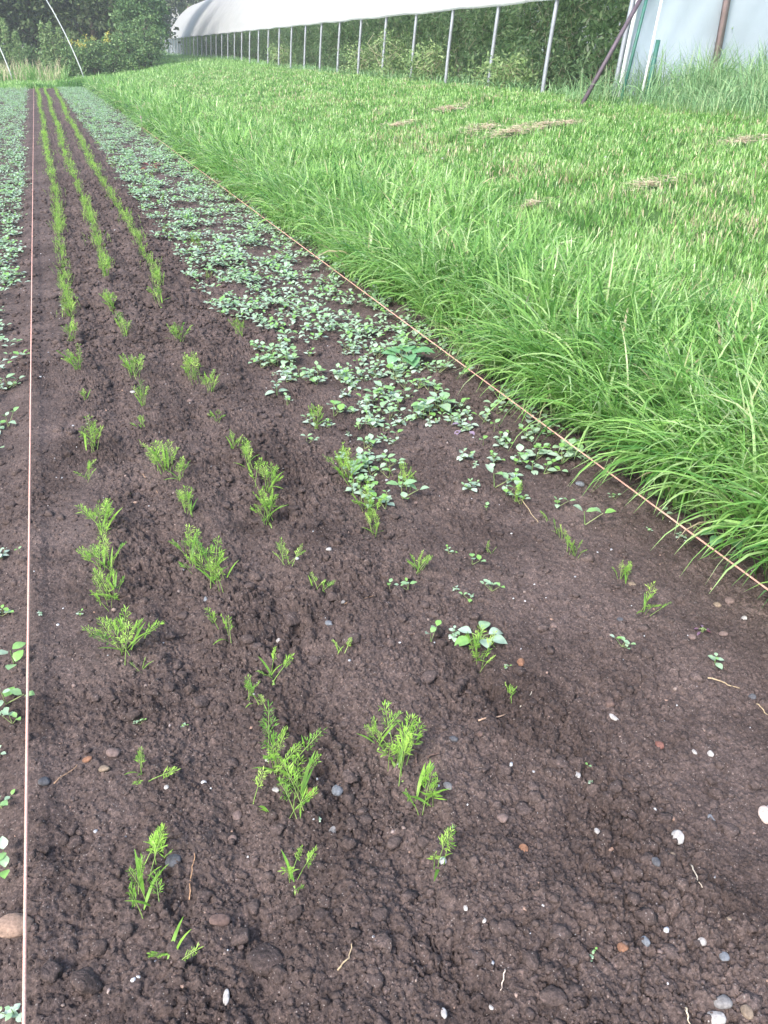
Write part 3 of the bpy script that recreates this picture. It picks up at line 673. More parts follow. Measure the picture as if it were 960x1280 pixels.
SINGLE = [(487, 735, .04, 'lopsided two-leaved'), (561, 692, .03, 'small pale'), (590, 706, .035, 'small open'), (588, 752, .03, 'little flat'), (615, 738, .05, 'star-shaped four-leaved'), (571, 738, .025, 'tiny round-leaved'),
 (510, 738, .03, 'low drooping'), (539, 802, .045, 'pair-leaved'), (568, 795, .055, 'pale broad-leaved'), (777, 808, .035, 'blue-green two-leaved'), (893, 830, .035, 'flat pale two-leaved'), (771, 622, .03, 'tiny pale'), (849, 672, .04, 'pale four-leaved'),
 (828, 650, .045, 'broad pale'), (812, 664, .02, 'minute'), (740, 1197, .018, 'single green'), (735, 958, .02, 'tiny two-leaved'), (736, 980, .015, 'minute round'), (632, 835, .018, 'minute dark-stemmed'), (2, 698, .045, 'clipped pale'), (24, 692, .03, 'slim green'),
 (3, 770, .05, 'spreading'), (18, 830, .06, 'long-leaved'), (8, 880, .07, 'bushy'), (16, 905, .05, 'red-stemmed'), (2, 945, .03, 'small round'), (2, 1010, .03, 'pale tip-only'), (8, 1080, .05, 'long drooping'), (20, 1272, .045, 'pale double'), (50, 768, .022, 'wiry little'), (100, 770, .02, 'yellow-green wispy'), (175, 905, .02, 'tiny wispy'), (436, 545, .03, 'flat'), (400, 1028, .012, 'speck-like'), (230, 908, .014, 'speck-like blue')]
def weed_obj(p, me_s, me_f, s, rz, label, group=None):
    t = empty('weed_seedling', tuple(p), rz); t.scale = (s, s, s*wr.uniform(.85, 1.15))
    link('stem', me_s, None, t); link('foliage', me_f, None, t); tag(t, label, 'weed', group); return t
WDESC = {0: 'beside the tan stone', 1: ''}
for k, (px, py, sz, word) in enumerate(SINGLE):
    p = on_soil(px, py)
    if px < 55: where = f'{ordinal(1+sorted([q[1] for q in SINGLE if q[0] < 55], reverse=True).index(py))} from the near end, by the left string'
    else: where = f'alone on bare soil, {ordinal(1+sorted([q[1] for q in SINGLE if q[0] >= 55], reverse=True).index(py))} counted from the near end'
    a, b, n = variants[k % 4 * 4 % 14] if sz < .03 else variants[(k*3) % 20]
    weed_obj(p, a, b, sz/.072, wr.rand()*6.28, f'{word} weed sprout {where}', 'lone weed sprouts on bare soil')
nobj = 0; mass = MB(); cw = {}
for (y, x) in near:
    z = soil_z(x, y) - .002
    if nobj < 300-len(SINGLE) and in_view(x, y) and y < 7.2:
        nobj += 1
        a, b, n = variants[wr.randint(20)]; s = wr.uniform(.6, 1.1)
        if x < 0: key = 'in the bed left of the left string'
        elif x > 1.6: key = 'close to the right string'
        elif x > 1.15: key = 'down the middle of the weedy strip'
        else: key = 'along the bare-soil side of the weedy strip'
        cw[key] = cw.get(key, 0)+1
        sz = 'small' if s*n < 6 else 'bushy' if s*n > 12 else 'pale'
        weed_obj((x, y, z), a, b, s, wr.rand()*6.28, f'{sz} weed, {ordinal(cw[key])} from the near end {key}', 'weeds '+key)
    else:
        V, Q, A = lowv[wr.randint(12)]; a = wr.rand()*6.28; s = wr.uniform(.8, 1.35)*(1+.012*y); c_, s_ = math.cos(a), math.sin(a)
        W = np.stack([V[:, 0]*c_-V[:, 1]*s_, V[:, 0]*s_+V[:, 1]*c_, V[:, 2]], 1)*s + (x, y, z)
        mass.add(W, Q, tint=A)
bank = MB()
for k in range(1300):                                    # coarse broadleaf growth along the far foot of the bank
    y = wr.uniform(9, 40); x = EDGE + abs(wr.normal(0, .22)) - .06
    if wr.rand() > .35 + .9*float(pn(x*2, y*.8, 73)): continue
    V, Q, A = lowv[wr.randint(12)]; s = wr.uniform(1.2, 2.1); a = wr.rand()*6.28; c_, s_ = math.cos(a), math.sin(a)
    bank.add(np.stack([V[:, 0]*c_-V[:, 1]*s_, V[:, 0]*s_+V[:, 1]*c_, V[:, 2]*1.5], 1)*s + (x, y, float(terr(x, y))+wr.uniform(0, .12)), Q, tint=A*.8)
for k in range(260):
    y = wr.uniform(1.7, 9); x = EDGE - .05 + abs(wr.normal(0, .10)); V, Q, A = lowv[wr.randint(12)]; s = wr.uniform(.5, 1.1); a = wr.rand()*6.28; c_, s_ = math.cos(a), math.sin(a)
    bank.add(np.stack([V[:, 0]*c_-V[:, 1]*s_, V[:, 0]*s_+V[:, 1]*c_, V[:, 2]], 1)*s + (x, y, float(terr(x, y))), Q, tint=A)
tag(bank.build('bank_undergrowth', M_SHRUB), 'leafy undergrowth along the foot of the grass bank', kind='stuff')
tag(mass.build('weed_ground_cover', M_WEED), 'pale weeds carpeting the strips beside the carrots', kind='stuff')

# one big-leaved plant, a purple one, a dark red one
def broad_plant(name, px, py, size, nleaf, mat, label, cat, wf=.62, pitch=(.1, .9), seed=1):
    p = on_soil(px, py); t = empty(name, tuple(p)); r_ = np.random.RandomState(seed); st = MB(); fo = []
    for k in range(nleaf):
        az = k*2.4+r_.normal(0, .2); pt = r_.uniform(*pitch); q = np.array([math.cos(az)*math.cos(pt), math.sin(az)*math.cos(pt), math.sin(pt)+.35])*size*.55
        st.tube([(0, 0, -.005), q*.5+np.array([0, 0, .01]), q], [.002, .002, .0015], 5, .4, cap=False)
        m = MB(); leaf(m, q, az, pt*.5, size*r_.uniform(.7, 1.05), size*wf*r_.uniform(.85, 1.1), r_.uniform(.6, 1.3), .25, r_.rand(), 6); fo.append(m)
    st.build('stem', M_WSTEM if cat != 'red' else M_WSTEM, t)
    for m in fo: m.build('leaf', mat, t)
    return tag(t, label, cat)
broad_plant('broad_leaved_plant', 507, 458, .12, 8, M_BIG, 'large dark green broad-leaved plant standing above the pale weeds by the string', 'plant', .75, (.4, 1.1), 3)
broad_plant('broad_leaved_plant', 600, 802, .055, 6, M_WEED, 'pale broad-leaved plant round the carrot tuft in open soil', 'plant', .7, (.1, .7), 5)
broad_plant('broad_leaved_plant', 905, 672, .06, 5, M_BIG, 'green broad-leaved weed under the overhanging grass at the right string', 'plant', .8, (.1, .5), 8)
broad_plant('broad_leaved_plant', 545, 512, .075, 5, M_WEED, 'round-leaved pale plant with one big smooth leaf among the weeds', 'plant', .8, (.1, .6), 9)
M_PLEAF = leaf_mat('purple_leaf', [(0, (.12, .03, .045)), (.5, (.20, .13, .22)), (1, (.30, .24, .34))], .4, .1, .6)
broad_plant('purple_leaved_seedling', 582, 538, .055, 5, M_PLEAF, 'small purple-leaved seedling at the edge of the weed patch', 'plant', .5, (-.1, .5), 11)
broad_plant('red_leaved_weed', 190, 214, .12, 7, leaf_mat('red_leaf', [(0, (.14, .02, .02)), (1, (.3, .06, .04))], .5, .2), 'dark red leafy weed far up the weedy strip', 'plant', .5, (.3, 1.2), 13)
broad_plant('red_leaved_weed', 878, 790, .022, 5, M_PLEAF, 'tiny dark red sprout between two pinkish pebbles', 'plant', .4, (.1, .9), 15)
broad_plant('brown_leaf_litter', 866, 660, .05, 3, plain_mat('dead_leaf', (.22, .13, .09), .8, 40, .3), 'dead brown leaves on the soil under the overhanging grass', 'leaf litter', .5, (-.1, .1), 17)
broad_plant('broad_leaved_plant', 80, 402 if False else 385, .0001+.03, 3, M_WEED, 'small stray pale sprout just right of the left string', 'plant', .5, (.1, .5), 19)

# ------------------------------------------------------------------ grass
def blades(B, az, phi0, bend, L, w, nseg, tint, floor=True):
    n = len(B); lv = np.linspace(0, 1, nseg+1)
    pos = B.copy(); Vs = []
    tw = rng.normal(0, .35, n)
    side = np.stack([-np.sin(az)*np.cos(tw), np.cos(az)*np.cos(tw), np.sin(tw)], 1)
    prof = np.clip(.65+.9*lv, 0, 1)*(1-lv**3.0)*.97+.03
    for k in range(nseg+1):
        P_ = pos.copy()
        if floor and k:
            g = terr(P_[:, 0], P_[:, 1])+.012*k*rng.rand(n)+.004; P_[:, 2] = np.maximum(P_[:, 2], g)
        hw = (w*prof[k]/2)[:, None]
        Vs.append(P_+side*hw); Vs.append(P_-side*hw)
        if k < nseg:
            ph = phi0 + bend*((k+.5)/nseg)**1.4
            pos = pos + np.stack([np.sin(ph)*np.cos(az), np.sin(ph)*np.sin(az), np.cos(ph)], 1)*(L/nseg)[:, None]
    V = np.stack(Vs, 1)                                  # n, 2(nseg+1), 3
    m = 2*(nseg+1); q = np.array([(2*k, 2*k+1, 2*k+3, 2*k+2) for k in range(nseg)])
    Q = (q[None]+(np.arange(n)*m)[:, None, None]).reshape(-1, 4)
    return V.reshape(-1, 3), Q, np.repeat(tint, m)
def grass_obj(name, parts, mat, label):
    Vs, Qs, As = [], [], []; o = 0
    for V, Q, A in parts: Vs.append(V); Qs.append(Q+o); As.append(A); o += len(V)
    return tag(link(name, mesh_np(name, np.concatenate(Vs), np.concatenate(Qs), {'tint': np.concatenate(As)}, True), mat), label, kind='stuff')
def tall_frac(x, y):
    """1 on the uncut fringe beside the bed, 0 on the mown strip"""
    g = x-EDGE
    return 1-ss(1.1, 2.0, g + .35*pn(x*1.1, y*.9, 80) - .25*ss(4, 12, y))
def wedge(x, y, lo=-14, hi=56):
    a = np.degrees(np.arctan2(x, y)); return (a > lo) & (a < hi)
def tunnel_side(x, y): return (x-9.5) - (y-15.8)*math.tan(R(2.82))       # >0 is under the tunnel
def lawn(n_try, x0, x1, y0, y1, dens_ref, nseg, seed):
    """blades with area density falling with distance, width growing to match"""
    r_ = np.random.RandomState(seed)
    x = r_.uniform(x0, x1, n_try); y = r_.uniform(y0, y1, n_try)
    return r_, x, y
def grow(x0, x1, y0, y1, D0, nseg, seed, clip=True):
    r_ = np.random.RandomState(seed); N = int((x1-x0)*(y1-y0)*D0)
    x = r_.uniform(x0, x1, N); y = r_.uniform(y0, y1, N)
    k = wedge(x, y) & (x-EDGE > -.02+.05*np.sin(y*3)) & (tunnel_side(x, y) < .3); x, y = x[k], y[k]
    d = np.hypot(x, y); tf = tall_frac(x, y)
    clump = np.clip(.62+.9*pn(x*5, y*5, 81), .12, 1.2)
    bare = ss(.25, .6, hay_mask(x, y))*(1-tf)
    k = r_.rand(len(x)) < clump*(1-.75*bare)*(1-.35*tf); x, y, d, tf = x[k], y[k], d[k], tf[k]; n = len(x)
    zt = terr(x, y)
    Ht = .40 + .12*pn(x*1.3, y*1.3, 82)
    Hm = .085 + .05*np.clip(pn(x*1.6, y*1.6, 83), 0, 1) + .05*np.clip(pn(x*4, y*4, 84), 0, 1)
    L = (tf*Ht + (1-tf)*Hm)*r_.uniform(.55, 1.3, n)
    az = r_.rand(n)*2*np.pi
    # tufts share a lean; the fringe flops over the soil
    la = 2*np.pi*pn(x*2.2, y*2.2, 85)*1.5
    edge = np.exp(-((x-EDGE)/.32)**2)
    vx = np.cos(az) + .8*np.cos(la)*tf - 1.0*edge; vy = np.sin(az) + .8*np.sin(la)*tf - .15*edge
    az = np.arctan2(vy, vx)
    phi0 = r_.uniform(.03, .42, n)
    bend = r_.uniform(.3, 1.7, n)*(.6+.8*tf) + .35*edge
    w = (.0056+.0058*r_.rand(n)*(.5+tf))*np.clip(d/3.2, 1, 9)**.58
    ti = np.clip(.50+.24*pn(x*1.4, y*1.4, 86)+.14*pn(x*6, y*6, 87)+r_.normal(0, .19, n), 0, .9)
    dry = r_.rand(n) < .02+(.03+.22*ss(.1, .5, pn(x*.9, y*.9, 88)+.3*pn(x*5, y*5, 89)))*(1-tf); ti[dry] = r_.uniform(.92, 1, dry.sum())
    return blades(np.stack([x, y, zt-.01], 1), az, phi0, bend, L, w, nseg, ti)
HAY = [(665, 262, .16), (815, 236, .26), (640, 168, .5), (690, 160, .45), (600, 165, .4), (925, 182, .3), (560, 140, .4), (500, 160, .3)]
HAYP = [(G(px, py), r) for px, py, r in HAY]
def hay_mask(x, y):
    m = np.zeros_like(x)
    for p, r in HAYP: m = np.maximum(m, np.exp(-((x-p[0])**2+(y-p[1])**2)/(r*r)*1.2))
    return m
P1 = [grow(1.9, 3.9, .9, 3.2, 4300, 6, 1), grow(1.9, 4.6, 3.2, 5.5, 3500, 6, 2), grow(1.9, 7, 5.5, 9, 2200, 5, 3)]
P2 = [grow(1.9, 9.5, 9, 14, 1900, 4, 4), grow(1.9, 10.5, 14, 22, 1150, 3, 5), grow(1.95, 13, 22, 45, 450, 3, 6), grow(4.6, 8.5, 3.2, 5.5, 2600, 4, 7), grow(7, 14, 5.5, 12, 1300, 4, 8), grow(3.9, 5.5, 1.5, 3.2, 1500, 5, 12)]
def bold(n, y0, y1, seed, umax=.9):
    r_ = np.random.RandomState(seed); y = y0+(y1-y0)*r_.rand(n)**1.3; x = EDGE+.03+umax*r_.rand(n)**1.5
    k = r_.rand(n) < np.clip(.6+1.2*pn(x*3, y*3, 99), .1, 1); x, y = x[k], y[k]; n = len(x)
    az = math.pi + r_.normal(0, .9, n)
    return blades(np.stack([x, y, terr(x, y)-.01], 1), az, r_.uniform(.1, .6, n), r_.uniform(.9, 2.3, n), r_.uniform(.36, .62, n), r_.uniform(.008, .0140, n), 8, np.clip(r_.normal(.5, .2, n), 0, .9))
P1 += [bold(4200, 1.0, 5, 51), bold(2600, 5, 12, 52), bold(700, 1.3, 3.5, 53, .15)]
grass_obj('long_grass', P1, M_GRASS, 'long bright green grass flopping over the bed edge')
grass_obj('mown_grass', P2, M_GRASS, 'shorter green grass strip running to the polytunnel')
# far grass beyond the bed, and left field
def patch(x0, x1, y0, y1, D, hgt, w, seed, mat_t=(.3, .8), keep=None, bendk=1.):
    r_ = np.random.RandomState(seed); N = int((x1-x0)*(y1-y0)*D); x = r_.uniform(x0, x1, N); y = r_.uniform(y0, y1, N)
    k = r_.rand(N) < np.clip(.7+.8*pn(x*1.2, y*1.2, 90), .2, 1)
    if keep is not None: k &= keep(x, y)
    x, y = x[k], y[k]; n = len(x)
    return blades(np.stack([x, y, terr(x, y)-.01], 1), r_.rand(n)*6.28, r_.uniform(0, .35, n), r_.uniform(.2, 1.5, n)*bendk, hgt*r_.uniform(.5, 1.25, n)*(1+.4*pn(x*.8, y*.8, 91)), w*r_.uniform(.7, 1.3, n), 3, np.clip(r_.uniform(*mat_t, n)+.2*pn(x*.9, y*.9, 92), 0, .92))
grass_obj('field_grass', [patch(-3, 1.6, 47.5, 51, 130, .75, .03, 37, (.2, .85)), patch(-6, 12, 40.6, 52, 190, .17, .03, 31), patch(12, 16, 40, 85, 40, .2, .05, 32), patch(4, 12, 45, 84, 60, .18, .05, 35), patch(.9, 2.6, 40.4, 42.5, 500, .35, .02, 34, (.1, .4)), patch(-.6, 1.0, 40.7, 42, 500, .25, .02, 36, (.05, .3)), patch(-9, -2.5, 2, 40, 30, .15, .03, 33)], M_GRASS, 'green grass beyond the far end of the bed')

# ------------------------------------------------------------------ cut hay lying on the grass
for k, ((p, r), (px, py, _)) in enumerate(zip(HAYP, HAY)):
    r_ = np.random.RandomState(700+k); n = int(420*(r/.3)**1.2)
    a = r_.rand(n)*6.28; q = r*np.minimum(np.abs(r_.normal(0, .7, n)), 1.2); x = p[0]+q*np.cos(a); y = p[1]+q*np.sin(a)*.7
    x += .6*r*pn(x*5, y*5, 5); y += .5*r*pn(x*5, y*5, 6)
    z = terr(x, y)+r_.uniform(.035, .08, n)
    d = math.hypot(p[0], p[1])
    V, Q, A = blades(np.stack([x, y, z], 1), r_.rand(n)*6.28, r_.uniform(1.35, 1.7, n), r_.uniform(-.15, .35, n), r_.uniform(.05, .13, n), .0026*max(1, (d/4)**.8)*np.ones(n), 3, r_.uniform(0, .65, n))
    V[:, :2] -= p[:2]; zb = float(terr(p[0], p[1])); V[:, 2] -= zb
    o = link('hay_clump', mesh_np('hay_clump', V, Q, {'tint': A}, False), M_TAN); o.location = (p[0], p[1], zb)
    where = ['small and closest to the long grass edge', 'bright, below the far pale band', 'broad and pale, middle of the far band', 'right end of the far pale band', 'left part of the far pale band', 'alone near the tall grass', 'nearest the tunnel posts', 'small and faint, farthest to the left'][k]
    tag(o, 'clump of dry cut hay on the grass, '+where, 'hay', 'hay clumps lying on the mown grass')

# ------------------------------------------------------------------ clover heads
for k, (px, py, lb) in enumerate([(403, 182, 'white clover flower in the long grass, farthest up the verge'), (338, 178, 'pale clover flower at the left side of the verge'), (757, 199, 'white clover flower between hay clumps'), (365, 210, 'small white clover flower in the fringe above the string'), (553, 200, 'lone white clover flower in the middle of the verge')]):
    p = G(px, py, .16); zb = float(terr(p[0], p[1])); t = empty('clover_flower', (p[0], p[1], zb)); m = MB()
    m.tube([(0, 0, 0), (.004, 0, .09), (.0, .004, .17)], [.0016, .0014, .0012], 5); m.build('stem', M_CSTEM, t)
    b = MB(); r_ = np.random.RandomState(k)
    for j in range(46):
        a = r_.rand()*6.28; e = r_.uniform(-.3, 1.5); d = np.array([math.cos(a)*math.cos(e), math.sin(a)*math.cos(e), math.sin(e)])
        leaf(b, np.array([0, .004, .172])+d*.003, a, e, .012, .005, .4, .3, .8, 2)
    b.build('flower_head', stone_mat((.75, .72, .72)), t); tag(t, lb, 'flower')

# ------------------------------------------------------------------ guide strings
def string_line(p0, p1, rad, name, label, sag=.015):
    n = 60; V = [np.array(p0)*(1-k/n)+np.array(p1)*k/n - np.array([0, 0, sag*4*(k/n)*(1-k/n)]) for k in range(n+1)]
    b = MB(); b.tube(V, rad, 6); return tag(b.build(name, M_STRING), label, 'string')
string_line((-.309, .2, .075), (-.095, 41.2, .09), .0034, 'guide_string', 'taut pinkish twine along the left edge of the sown bed', .0)
string_line((1.80, .9, .075), (1.86, 18.5, .11), .0030, 'guide_string', 'taut orange twine dividing the soil from the grass verge', .01)
def stake(x, y, h, label):
    t = MB(); t.tube([(0, 0, -.15), (0.005, 0, h*.5), (.0, .01, h)], [.014, .014, .012], 8); o = t.build('wooden_stake', M_BROWN); o.location = (x, y, soil_z(x, y)); tag(o, label, 'stake')
stake(1.86, 18.52, .30, 'short grey wooden stake holding the far end of the orange twine')
stake(-.095, 41.22, .22, 'short peg at the far end of the left twine')

# ------------------------------------------------------------------ polytunnel
TAZ = R(2.82); TD = np.array([math.sin(TAZ), math.cos(TAZ), 0]); TN = np.array([math.cos(TAZ), -math.sin(TAZ), 0])
TP0 = np.array([9.5, 15.8, 0]); SP = 2.6; NH = 34; TW = 8.4; TH = 4.9; ZG = .62; EV = 1.66
tun = empty('polytunnel', (float(TP0[0]-TD[0]*SP), float(TP0[1]-TD[1]*SP), ZG))
TO = TP0-TD*SP + np.array([0, 0, ZG])
def prof(t):                                             # t 0..1 across
    if t > .5: u, z = prof(1-t); return TW-u, z
    if t < .2: return .16*(t/.2)**1.25, 1.75*t/.2
    a = (t-.2)/.3*math.pi/2
    return .16+(TW/2-.16)*(.72*a/1.5708+.28*(1-math.cos(a))), 1.75+(TH-1.75)*math.sin(a)
def along(u, z, d): return TN*u + TD*d + np.array([0, 0, z])
TS = np.linspace(0, 1, 61); PR = [prof(t) for t in TS]
hoopmb = MB(); hoopmb.tube([along(u, z-(.25 if k in (0, 60) else 0), 0) for k, (u, z) in enumerate(PR)], .042, 8)
hme = hoopmb.mesh('hoop'); hme.materials.append(M_PIPE)
for k in range(NH):
    o = link('hoop', hme, None, tun); o.location = tuple(TD*SP*k)
i0 = next(i for i, (u, z) in enumerate(PR) if z > EV); i1 = 60-i0
us = [PR[i] for i in range(i0, i1+1)]
LEN = SP*(NH-1)
nd = (NH-1)*6; V = []
for j in range(nd+1):
    d = -.05+(LEN+.1)*j/nd; sagk = math.sin(math.pi*d/SP)**2
    for i, (u, z) in enumerate(us):
        t = i/(len(us)-1); nx_, nz_ = (u-TW/2)/TW*2, z/TH
        off = .045 - .055*sagk*math.sin(math.pi*t)
        V.append(along(u+nx_*off, z+nz_*off, d))
nu = len(us); kk = np.arange(nd*nu).reshape(nd, nu)[:, :-1].ravel()
o = link('roof_cover', mesh_np('roof_cover', V, np.stack([kk, kk+1, kk+nu+1, kk+nu], 1), smooth=True), M_FILM, tun)
for side in (0, 1):
    u, z = us[0] if side == 0 else us[-1]; b = MB(); s_ = -1 if side == 0 else 1
    b.tube([along(u+s_*.05, z-.02-.012*math.sin(k*.9)-.03*math.sin(k*math.pi/3)**2*.4, -.05+LEN*k/140+.0) for k in range(141)], .05, 8); b.build('rolled_side', M_FILM, tun)
b = MB(); b.tube([along(TW/2, TH-.05, d) for d in (0, LEN/2, LEN)], .03, 6); b.build('ridge_purlin', M_PIPE, tun)
def endwall(d, door_u, name='end_wall'):
    V = [along(TW/2, 0, d)]; rows = 14; V = []; q = []
    for i, (u, z) in enumerate(PR):
        for r_ in range(rows+1):
            w = (.035*math.sin(u*3.1+r_*.7)+.02*math.sin(u*7.3-r_*1.3))*(r_ > 0)*(r_ < rows)
            V.append(along(u, z*r_/rows, d+w))
    m = rows+1
    for i in range(60):
        for r_ in range(rows): a = i*m+r_; q.append((a, a+m, a+m+1, a+1))
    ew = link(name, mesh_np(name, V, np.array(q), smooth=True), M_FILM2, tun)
    b = MB(); b.tube([along(u+.0, z, d-.03) for (u, z) in PR], .035, 8); b.build('edge_batten', M_POLEW, ew)
    for u in door_u:
        zt = max(z for uu, z in PR if abs(uu-u) < .5); p = MB(); p.box(along(u, zt/2, d-.07), (.10, .07, zt), rot=np.array([TN, TD, (0, 0, 1)]).T); p.build('door_post', M_BROWN, ew)
endwall(-.12, [1.86, 5.4]); endwall(LEN+.12, [2.6, 5.0])
tag(tun, 'long white polytunnel with its side rolled up, running away behind the grass', 'polytunnel')

# vines trained inside the tunnel, one by one
def foliage_cards(n, centre_fn, size, r_, elong=2.2, droop=.3, tint=(.2, .3)):
    c = centre_fn(n); a = r_.rand(n)*6.28; e = r_.normal(-droop, .6, n); ro = r_.rand(n)*6.28
    d = np.stack([np.cos(a)*np.cos(e), np.sin(a)*np.cos(e), np.sin(e)], 1)
    s = np.cross(d, np.stack([np.cos(ro), np.sin(ro), np.cos(ro*2)], 1)); s /= np.linalg.norm(s, axis=1)[:, None]+1e-9
    L = (size*r_.uniform(.6, 1.4, n))[:, None]; W = L/elong
    V = np.stack([c, c+d*L*.5+s*W/2, c+d*L, c+d*L*.5-s*W/2], 1).reshape(-1, 3)
    Q = np.arange(n*4).reshape(n, 4); return V, Q, np.repeat(np.clip(r_.normal(*tint, n), 0, 1), 4)
def vine_mesh(seed, h=2.35, n=2600, wide=.62, size=.13, tint=(.45, .25)):
    r_ = np.random.RandomState(seed)
    st = MB(); stems = []
    for k in range(6):
        x0, y0 = r_.normal(0, .15, 2); q = [np.array([x0, y0, -.05])]
        for j in range(1, 7): q.append(np.array([x0+r_.normal(0, .05)*j, y0+r_.normal(0, .05)*j, h*j/6*r_.uniform(.92, 1)])); 
        st.tube(q, np.linspace(.016, .006, 7), 5, r_.rand()); stems.append(np.array(q))
    for k in range(5):
        a = r_.rand()*6.28; z = r_.uniform(.1, h*.5); st.tube([(0, 0, z), (.3*math.cos(a), .3*math.sin(a), z+.3), (.6*math.cos(a), .6*math.sin(a), z+.15)], [.008, .006, .003], 4, .9)
    ncl = 60
    cl = np.stack([np.clip(r_.normal(0, wide*.5, ncl), -.5, .5), np.clip(r_.normal(0, wide*.55, ncl), -.55, .55), h*r_.uniform(.03, 1.06, ncl)], 1)
    def cf(n): return cl[r_.randint(ncl, size=n)] + r_.normal(0, .12, (n, 3))
    V, Q, A = foliage_cards(n, cf, size, r_, 2.8, .5, tint); V[:, 2] = np.maximum(V[:, 2], 0)
    return st.mesh('stem'), mesh_np('foliage', V, Q, {'tint': A})
VM = [vine_mesh(800+k) for k in range(5)]
for a, b in VM: a.materials.append(M_STALK); b.materials.append(M_VINE)
vr = np.random.RandomState(77); nv = 0
dd = -SP+.9
for k in range(64):
    d = -.5 + k*.98*(1+.006*k)
    if d > LEN-1: break
    for lane in ((2.0,) if k > 26 else (1.9, 2.7)):
        if lane > 2.1 and k % 2: continue
        p = TO + TN*(lane+vr.uniform(-.15, .15)) + TD*(d+.4*(lane > 2)+1.3)
        t = empty('trained_vine', (p[0], p[1], ZG), vr.rand()*6.28); s = vr.uniform(.9, 1.12); t.scale = (s, s, s)
        a, b = VM[vr.randint(5)]; link('stem', a, None, t); link('foliage', b, None, t); nv += 1
        tag(t, f"{'tall' if s > 1.03 else 'dense'} dark leafy vine under the polytunnel roof, {ordinal(k+1)} in the {'front' if lane < 2.1 else 'back'} line", 'vine', 'vines growing in the polytunnel')
# lighter leafy bushes at the open side
for k, (px, py, h, lb) in enumerate([(475, 97, 1.2, 'light green leafy bush between the tunnel posts, taller one'), (520, 100, .8, 'light green leafy bush at the foot of a middle tunnel post'), (345, 88, .9, 'bright green bush by the far tunnel posts'), (440, 96, .8, 'yellow-green bush left of the taller tunnel-side bush'), (610, 112, .55, 'low blue-green bush by the second nearest post gap')]):
    th = py
    d = ray(px, py); tt = (-(tunnel_side(0, 0)))/((d[0]) - d[1]*math.tan(R(2.82)))
    p = CAM+d*tt; p = p + TN*.35
    s_, f_ = vine_mesh(850+k, h, 1500, .8, .10, (.85, .1))
    t = empty('leafy_bush', (p[0], p[1], float(terr(p[0], p[1])))); link('stem', s_, M_STALK, t); link('foliage', f_, M_SHRUB, t); tag(t, lb, 'bush')
# coarse weeds along the tunnel foot, tall grass at its near corner
def strip(u0, u1, d0, d1, N, h, w, seed, tint=(.2, .9), bendk=1.2, nseg=5):
    r_ = np.random.RandomState(seed); u = r_.uniform(u0, u1, N); d = r_.uniform(d0, d1, N)
    P_ = TO[None]+TN[None]*u[:, None]+TD[None]*d[:, None]; x, y = P_[:, 0], P_[:, 1]
    k = r_.rand(N) < np.clip(.6+pn(x*1.5, y*1.5, 95), .15, 1); x, y = x[k], y[k]; n = len(x)
    return blades(np.stack([x, y, terr(x, y)-.01], 1), r_.rand(n)*6.28, r_.uniform(0, .3, n), r_.uniform(.3, 2., n)*bendk, h*r_.uniform(.45, 1.2, n), w*r_.uniform(.6, 1.3, n), nseg, np.clip(r_.uniform(*tint, n), 0, 1))
grass_obj('tall_grass', [strip(-.9, 1.2, -4.5, .3, 3400, .62, .011, 41), strip(.2, 6.5, -3.2, -.25, 12000, .95, .013, 42), strip(-.4, .8, 0, LEN, 9000, .32, .02, 43, (.1, .7)), strip(3.5, 9, -4.5, -.3, 6000, 1.25, .014, 44, (.1, .7))], M_GRASS2, 'tall coarse grass at the foot of the polytunnel')

# poles leaning by the near corner
def lean_pole(name, b_px, t_px, zb, dist_top, rad, mat, label, cat, n=8, zbase=None):
    d = ray(*b_px); u = d/np.hypot(d[0], d[1]); b = CAM+u*zb; b[2] = float(terr(b[0], b[1]))-.1 if zbase is None else zbase
    d = ray(*t_px); u = d/np.hypot(d[0], d[1]); t = CAM+u*dist_top
    e = t + (t-b)*.35 if name != 'fence_stake' else t
    m = MB(); m.tube([b, (b+e)/2, e], rad, n); return tag(m.build(name, mat), label, cat)
D0 = math.hypot(*(TO[:2]))
lean_pole('steel_pole', (722, 128), (800, 0), D0-1.3, D0-.2, .035, M_PURP, 'dark purplish steel pole leaning against the near corner of the polytunnel', 'pole')
lean_pole('green_pole', (775, 122), (808, 0), D0-.9, D0-.3, .028, M_GREEN, 'slim dark green pole leaning beside the steel pole', 'pole')
lean_pole('white_pole', (799, 128), (827, 0), D0-1.4, D0-1.1, .02, M_POLEW, 'thin white pole standing in tall grass before the tunnel end', 'pole')
lean_pole('fence_stake', (808, 112), (823, 50), D0-.8, D0-.7, .045, M_GREEN, 'short green metal fence stake beside the thin white pole', 'stake', 4)

# bare hoops at the far left
def bare_hoop(px, py, a, h, label):
    d = ray(px, py); Y = 48.; p = CAM+d*(Y/d[1]); zb = float(terr(p[0], p[1])); m = MB()
    m.tube([(-a*(.5*t/1.5708+.5*(1-math.cos(t))), 0, h*math.sin(t)-.1*(t == 0)) for t in np.linspace(0, math.pi, 40)], .028, 6)
    o = m.build('bare_hoop', M_POLEW); o.location = (p[0], p[1], zb); tag(o, label, 'hoop', 'bare tunnel hoops without a cover')
bare_hoop(105, 92, 4.5, 6.3, 'tall bare white hoop pole in the far grass before the shrubs')
bare_hoop(15, 92, 3.2, 6.0, 'bare white hoop pole nearest the tan dry grass')

